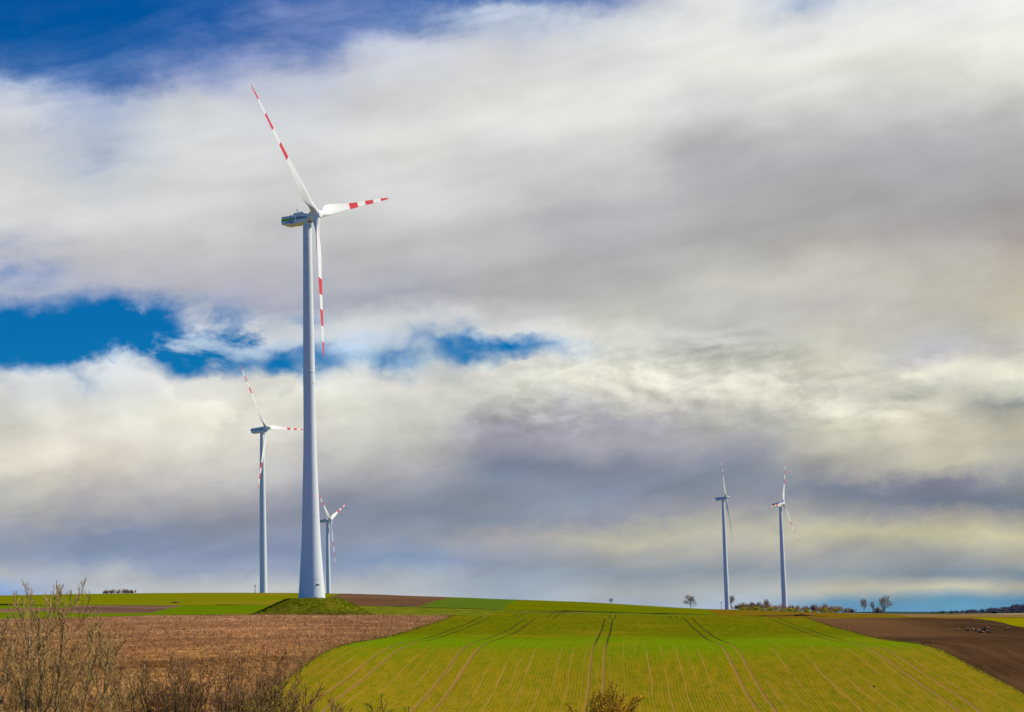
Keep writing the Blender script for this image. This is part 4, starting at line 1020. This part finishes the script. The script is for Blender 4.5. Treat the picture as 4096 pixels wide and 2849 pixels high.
HEDGE = dict(seg=[4, 4, 3, 3], wob=[.10, .14, .16, .18], up=[.08, .08, .06, .05], sides=[4, 3, 3, 3], start=[.06, .15, .2], kids=[9, 6, 5], ang=[30, 34, 34], ratio=[.58, .55, .55], rmin=.026, taper=.4, rrat=.6, cone=.45)
def hedge_proto(seed, mt):
    rnd = random.Random(seed); st = []
    for i in range(11): st.append(((rnd.gauss(0, 1.7), rnd.gauss(0, .8), -.2), (rnd.gauss(0, .30), rnd.gauss(0, .2), 1), 2.6+2.2*rnd.random(), .08))
    return st
G3 = 'bare shrubs of the far hedge'
hp = []
words = ['first','second','third','fourth','fifth','sixth','seventh','eighth','ninth','tenth','eleventh','twelfth','thirteenth','fourteenth','fifteenth','sixteenth','seventeenth','eighteenth','nineteenth']
hx = [(2948,1700,22,0),(2965,1680,26,0),(2985,1685,30,1),(3003,1660,30,1),(3024,1650,24,0),(3048,1640,34,1),(3082,1620,26,1),(3104,1610,24,1),(3150,1590,30,1),(3172,1590,24,0),(3202,1580,27,1),(3228,1570,24,0),(3258,1560,36,2),(3286,1550,30,1),(3312,1545,34,1),(3345,1530,30,1),(3378,1520,27,1),(3408,1510,22,2),(3510,1500,30,2)]
for i, (x, d, hp_px, kind) in enumerate(hx):
    lab = f'bare {["brown","reddish","grey"][kind]} hedge shrub, {words[i]} counting from the blue-striped turbine'
    if i < 3 or kind == 2 and len(hp) < 3:
        mt = [(M_barkf, M_twigf), (M_barkf, M_twigr), (M_barkf, M_twigf)][kind]
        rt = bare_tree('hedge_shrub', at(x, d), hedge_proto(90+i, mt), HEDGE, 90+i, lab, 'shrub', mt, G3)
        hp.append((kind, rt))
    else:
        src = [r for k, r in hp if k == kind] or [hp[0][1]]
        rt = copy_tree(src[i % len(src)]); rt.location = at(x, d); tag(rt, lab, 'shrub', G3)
    s = hp_px*d/FPX/5.6; rt.scale = (s*1.45, s*1.1, s); rt.rotation_euler.z = (i % 4)*.35 + (3.14 if i % 2 else 0)
def leaf_blob(rnd, rx, ry, rz_, n, size, lumps=5):
    Lv = Leaves(); cs = [(Vector((rnd.uniform(-.6, .6)*rx, rnd.uniform(-.6, .6)*ry, rz_*(.35+.45*rnd.random()))), .45+.3*rnd.random()) for _ in range(lumps)]
    for _ in range(n):
        c, k = rnd.choice(cs); v_ = Vector((rnd.gauss(0, 1), rnd.gauss(0, 1), rnd.gauss(0, 1))).normalized()*(rnd.random()**.4)
        p = c + Vector((v_.x*rx*k, v_.y*ry*k, v_.z*rz_*k))
        if p.z > -.2: Lv.add(rnd, p, size)
    return Lv
G4 = 'yellow flowering bushes in front of the far hedge'
yx = [(2972,1640,9,34),(3000,1630,12,40),(3030,1615,13,40),(3058,1605,11,34),(3085,1595,12,36),(3128,1575,11,40),(3160,1565,12,38),(3188,1560,11,30),(3228,1545,10,36),(3258,1535,8,26),(3300,1520,14,30),(3322,1512,10,26),(3347,1508,16,16)]
yp = None
for i, (x, d, hh, ww) in enumerate(yx):
    lab = f'low yellow flowering bush at the hedge foot, {words[i]} from the left'
    if i < 2:
        rnd = random.Random(140+i); rt = empty('flowering_bush', at(x, d)); tag(rt, lab, 'bush', G4)
        tb_ = Tubes()
        for k in range(8): grow(rnd, Vector((0, 0, -.1)), Vector((rnd.gauss(0, .7), rnd.gauss(0, .5), 1)), 1.7, .06, 0, dict(HEDGE, seg=[3], rmin=.03), [tb_])
        link('stems', tb_.mesh('stems'), M_barkf, rt); link('blossom', leaf_blob(rnd, 3.0, 1.8, 2.3, 800, .42).mesh('blossom'), M_flow, rt)
        yp = (yp or []) + [rt]
    else:
        rt = copy_tree(yp[i % 2]); rt.location = at(x, d); tag(rt, lab, 'bush', G4)
    rt.scale = (ww*d/FPX/5.4, ww*d/FPX/5.4, hh*d/FPX/2.4); rt.rotation_euler.z = (i % 3)*.3

# shrubs on the left skyline
G5 = 'bare shrubs on the skyline of the wheat field'
sx = [(428,1050,17,'leftmost, spreading'), (448,1052,18,'second from the left, pinkish'), (470,1049,16,'middle, bushy'), (494,1051,19,'fourth, upright and tall'), (513,1048,18,'fifth, densely twigged'), (533,1050,16,'rightmost, rounded')]
for i, (x, d, px_, w_) in enumerate(sx):
    lab = f'bare pinkish skyline shrub behind the wheat field, {w_}'
    if i == 0: sp = rt = bare_tree('skyline_shrub', at(x, d), hedge_proto(201, None), dict(HEDGE, rmin=.022), 201, lab, 'shrub', (M_barkf, M_twigp), G5)
    else: rt = copy_tree(sp); rt.location = at(x, d); tag(rt, lab, 'shrub', G5)
    s = px_*d/FPX/5.4; rt.scale = (s*1.75*(1.2 if i % 2 else .9), s*1.3, s); rt.rotation_euler.z = i*1.1

# dark round trees and the far wood on the plain
def crown_tree(x, d, ytop, ybase, wpx, seed, label):
    rnd = random.Random(seed); b = at(x, d); rt = empty('dark_tree', b); tag(rt, label, 'tree', 'dark trees before the far wood')
    H_ = (ybase-ytop)*d/FPX; w = wpx*d/FPX/2
    tb_ = Tubes(); grow(rnd, Vector((0, 0, -.3)), Vector((0, 0, 1)), H_*.6, .35, 0, dict(HEDGE, seg=[4]), [tb_])
    link('trunk', tb_.mesh('trunk'), M_barkf, rt); link('crown', leaf_blob(rnd, w, w, H_, 900, H_*.10, 7).mesh('crown'), M_ever, rt)
crown_tree(3733, 2700, 2442.5, 2453, 16, 301, 'small round dark green tree, left one on the far plain')
crown_tree(3753, 2720, 2443, 2453, 12, 302, 'little dark tree beside the wider dark green clump')
crown_tree(3770, 2680, 2439.5, 2453, 26, 303, 'wide dark green clump on the far plain right of the little tree')
crown_tree(3804, 2900, 2437.5, 2452, 14, 304, 'dark tree just off the left end of the far wood')
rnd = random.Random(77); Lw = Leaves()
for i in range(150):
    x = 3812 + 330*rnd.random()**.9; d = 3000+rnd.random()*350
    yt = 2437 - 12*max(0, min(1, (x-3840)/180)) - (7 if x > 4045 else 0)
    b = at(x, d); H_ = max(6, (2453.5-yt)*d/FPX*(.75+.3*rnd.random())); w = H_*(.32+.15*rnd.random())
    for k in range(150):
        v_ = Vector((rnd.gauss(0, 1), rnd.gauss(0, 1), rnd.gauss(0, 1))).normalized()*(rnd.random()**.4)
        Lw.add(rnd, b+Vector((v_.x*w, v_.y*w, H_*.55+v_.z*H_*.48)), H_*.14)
wm_, gw = mat('far_wood_haze_tint'); nn = gw.noise(gw.pos(), .02, 4.0, .6)
gw.principled(gw.mix(gw.ss(nn, .38, .62), (.130,.120,.165,1), (.220,.165,.185,1)), .9, spec=.05)  # bluish distance haze painted into the wood's grey-purple colour
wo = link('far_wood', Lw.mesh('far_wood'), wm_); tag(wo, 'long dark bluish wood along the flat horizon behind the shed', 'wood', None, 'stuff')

# grass tufts on the mound
rnd = random.Random(9); Lg = Tubes()
gv = []; gf = []
for i in range(5200):
    a = rnd.random()*6.283; r = 5.2 + 10.2*rnd.random()**.8
    x, y = tb.x+r*math.cos(a), tb.y+r*math.sin(a)
    if y > tb.y+4: continue
    hit, loc, nor, _ = mo.ray_cast(Vector((x, y, 60)), Vector((0, 0, -1)))
    if not hit: continue
    for k in range(4):
        d_ = Vector((rnd.gauss(0, .6), rnd.gauss(0, .6), .8)).normalized(); L_ = .22+.35*rnd.random(); s_ = d_.orthogonal().normalized()*.035
        p0 = loc + Vector((rnd.gauss(0, .12), rnd.gauss(0, .12), -.05)); k0 = len(gv); m_ = p0+d_*L_*.6; t_ = p0+d_*L_+Vector((d_.x, d_.y, -.5))*L_*.2
        gv += [(p0-s_)[:], (p0+s_)[:], (m_+s_*.7)[:], (m_-s_*.7)[:], t_[:]]; gf += [(k0, k0+1, k0+2, k0+3), (k0+3, k0+2, k0+4)]
gm = grass_material('tuft_grass', (.115,.130,.004), (.225,.235,.008), (.250,.195,.030), .3, 2.0, .1)
go = link('grass', mesh_from('grass', gv, gf), gm); tag(go, 'tufted grass growing on the mound of the nearest turbine', 'grass', None, 'stuff')
# ------------------------------------------------------------------ small things: masts, shed, deer, clods
def lamp_post(name, x, d, ytop, ybase, label, head):
    b = at(x, d, -.3); H_ = (ybase-ytop)*d/FPX + .4; rt = empty(name, b); tag(rt, label, 'pole')
    bm = bmesh.new(); tube_bm(bm, (0, 0, 0), (0, 0, H_), .16, .11, 8); link('pole', bm_mesh('pole', bm), M_dark, rt)
    bm = bmesh.new()
    if head == 'T': box_bm(bm, (0, 0, H_), (2.3, .4, .4))
    else: box_bm(bm, (0, 0, H_-.3), (.55, .4, .9))
    link('head', bm_mesh('head', bm), M_dark, rt)
lamp_post('marker_mast', 1021.6, 1068, 2343, 2372, 'thin dark mast on the skyline left of the lettered turbine', 'I')
lamp_post('floodlight_post', 2887, 1655, 2413, 2439, 'short post with a crossbar at the left foot of the blue-striped turbine', 'T')
# shed on the plain
b = at(3978, 1500, 0); sh = empty('shed', b, R(-8)); tag(sh, 'small dark shed with a pale sloping roof on the plain before the wood', 'shed')
def solid(name, poly, y0, y1, m, par): return link(name, extrude_y(name, poly, y0, y1), m, par)
M_wood = paint('dark_boards', (.022,.022,.028), .8, .2); M_roof = paint('pale_sheet_roof', (.42,.43,.47), .45, .08)
solid('wall', [(-2.4,-.3),(-2.2,1.7),(-1.2,1.95),(1.2,1.3),(1.6,-.3)], -2.2, 2.2, M_wood, sh)
solid('roof', [(-1.5,2.12),(-1.4,2.2),(3.3,.86),(3.2,.72)], -2.5, 2.5, M_roof, sh)
bm = bmesh.new()
for y_ in (-1.9, 1.9): pass
tube_bm(bm, (2.8, -2.0, -.3), (2.8, -2.0, .85), .09, .09, 6); link('roof_post', bm_mesh('roof_post', bm), M_dark, sh)

# resting deer on the dark soil
def fur(name, c1, c2):
    m, g = mat(name); n = g.noise(g.obj(), 5.0, 4.0, .6); z = g.sep(g.obj())[2]
    c = g.mix(g.ss(n, .35, .65), (*c1, 1), (*c2, 1)); g.principled(c, .8, spec=.1); return m
M_fur = fur('tan_fur', (.21,.105,.048), (.30,.165,.085)); M_furd = fur('brown_fur', (.060,.034,.018), (.11,.062,.032))
def skinned(name, V, E_, rad, sub=1):
    me = bpy.data.meshes.new(name); me.from_pydata(V, E_, []); o = bpy.data.objects.new('tmp_skin', me); COL.objects.link(o)
    sm = o.modifiers.new('skin', 'SKIN'); sb = o.modifiers.new('sub', 'SUBSURF'); sb.levels = sub; sb.render_levels = sub
    for i, r_ in enumerate(rad):
        s_ = me.skin_vertices[0].data[i]; s_.radius = (r_, r_) if not isinstance(r_, tuple) else r_
    me.skin_vertices[0].data[0].use_root = True
    dg = bpy.context.evaluated_depsgraph_get(); out = bpy.data.meshes.new_from_object(o.evaluated_get(dg)); out.name = name
    bpy.data.objects.remove(o); out.materials.clear()
    out.polygons.foreach_set('use_smooth', [True]*len(out.polygons))
    return out
def deer(kind):
    if kind == 'up':      # lying with the head raised
        neck = [(.40,0,.36),(.50,0,.54),(.56,0,.66)]; head = [(.66,0,.66),(.78,0,.61)]
    elif kind == 'curl':  # lying, head tucked back along the flank
        neck = [(.42,.08,.30),(.40,.22,.30),(.28,.30,.28)]; head = [(.18,.32,.24),(.06,.33,.19)]
    else:                 # lying, neck stretched forward
        neck = [(.44,0,.30),(.58,0,.36),(.68,0,.42)]; head = [(.77,0,.40),(.88,0,.35)]
    V = [(0,0,.24),(-.24,0,.26),(-.46,0,.22),(-.56,0,.20),(.24,0,.26)] + neck + head
    rad = [.185,.20,.17,.06,.19,.115,.075,.075,.062,.032]
    E_ = [(0,1),(1,2),(2,3),(0,4),(4,5),(5,6),(6,7),(7,8),(8,9)]
    hx_ = Vector(neck[2])
    for s in (-1, 1):
        k = len(V); V += [(hx_.x-.03, hx_.y+s*.06, hx_.z+.07),(hx_.x-.05, hx_.y+s*.10, hx_.z+.17)]; rad += [.028,.014]; E_ += [(7,k),(k,k+1)]
    for s in (-1, 1):     # folded legs
        k = len(V); V += [(.30,s*.15,.10),(.50,s*.15,.06),(.34,s*.17,.035)]; rad += [.06,.035,.024]; E_ += [(4,k),(k,k+1),(k+1,k+2)]
        k = len(V); V += [(-.32,s*.19,.13),(-.10,s*.22,.07),(-.36,s*.23,.04)]; rad += [.09,.04,.026]; E_ += [(2,k),(k,k+1),(k+1,k+2)]
    return skinned('deer', V, E_, rad)
DM = {k: deer(k) for k in ('up', 'curl', 'flat')}
def dz(px, py): return 3780+px/7.266, 2430+py/7.266
herd = [((355,650),'up',20,.62,0,'smallest tan deer lying apart at the left end of the herd'),
        ((405,672),'flat',200,.60,0,'tan deer lying low just right of the lone left one'),
        ((665,680),'up',178,1.0,0,'large tan deer lying side-on, head raised to the left'),
        ((740,668),'curl',30,.55,0,'small pale deer touching the back of the large side-on deer'),
        ((815,668),'up',235,.95,0,'tan deer facing the camera with its neck held upright'),
        ((912,690),'curl',160,.75,0,'curled tan deer in the middle of the herd'),
        ((985,675),'flat',10,.70,0,'reddish deer lying behind the middle of the herd'),
        ((1045,748),'flat',172,1.0,0,'long tan deer lying nearest to the camera in front of the herd'),
        ((1148,672),'up',275,1.15,0,'bright tan deer sitting tall with its head raised'),
        ((1240,620),'curl',5,.80,0,'deer lying farthest back on the dark soil'),
        ((1290,738),'flat',185,.95,0,'tan deer stretched out in front of the dark one'),
        ((1355,675),'curl',20,.85,1,'dark brown deer beside the tan herd'),
        ((1432,676),'up',90,.50,0,'tiny tan deer at the right side of the dark one'),
        ((1822,650),'flat',2,.95,0,'tan deer lying apart far right of the herd')]
for (pz, kd, rz, s, dk, lab) in herd:
    X, Y = P(*dz(*pz), 250, 700); me = DM[kd]
    if dk: me = me.copy(); me.materials.clear(); me.materials.append(M_furd)
    elif not me.materials: me.materials.append(M_fur)
    o = link('deer', me); tag(o, lab, 'deer', 'deer resting on the dark ploughed field'); o.location = (X, Y, h(X, Y)-.02); o.rotation_euler.z = R(rz); o.scale = (s*1.1,)*3

def clod(name, x, y, sx, sy, sz, m, label, cat, seed, rz=0):
    rnd = random.Random(seed); bm = bmesh.new(); bmesh.ops.create_icosphere(bm, subdivisions=3, radius=1.0)
    for v in bm.verts:
        v.co *= 1 + .28*mnoise.fractal(v.co*1.6+Vector((seed, 0, 0)), 1, 2, 4)
        v.co.x *= sx; v.co.y *= sy; v.co.z *= sz
    X, Y = P(x, y, 180, 1200); o = link(name, bm_mesh(name, bm, True), m); o.location = (X, Y, h(X, Y)+sz*.2); o.rotation_euler.z = rz; tag(o, label, cat)
clod('earth_clod', 3497, 2748, 12*.01, .45, .10, M_dsoil, 'small dark lump of earth in the crop row between wheel tracks', 'clod', 4, R(-3))
clod('soil_heap', 3706, 2573, .9, .5, .14, M_dsoil, 'low heap of turned soil at the corner where crop meets ploughed field', 'heap', 6, R(20))
clod('soil_heap', 702, 2412, 1.5, .8, .35, bpy.data.materials['red_brown_soil'], 'small brown heap lying in the green wheat field', 'heap', 7)
# ------------------------------------------------------------------ camera, render settings
cd = bpy.data.cameras.new('camera'); cd.sensor_fit = 'HORIZONTAL'; cd.sensor_width = 36; cd.lens = FPX / 4096 * 36
cd.clip_start = .5; cd.clip_end = 60000
cam = bpy.data.objects.new('camera', cd); COL.objects.link(cam)
M = Matrix(((RT[0], UP[0], -_F[0]), (RT[1], UP[1], -_F[1]), (RT[2], UP[2], -_F[2]))).to_4x4()
M.translation = Vector(CAM); cam.matrix_world = M
SC.camera = cam
SC.view_settings.view_transform = 'Standard'; SC.view_settings.look = 'None'
SC.view_settings.exposure = 0; SC.view_settings.gamma = 1
SC.render.engine = 'CYCLES'
SC.cycles.use_adaptive_sampling = True; SC.cycles.adaptive_threshold = .01
SC.cycles.max_bounces = 5; SC.cycles.diffuse_bounces = 3; SC.cycles.sample_clamp_indirect = 4
SC.cycles.use_denoising = True; SC.cycles.denoiser = 'OPENIMAGEDENOISE'; SC.cycles.denoising_input_passes = 'RGB_ALBEDO_NORMAL'; SC.cycles.denoising_prefilter = 'ACCURATE'
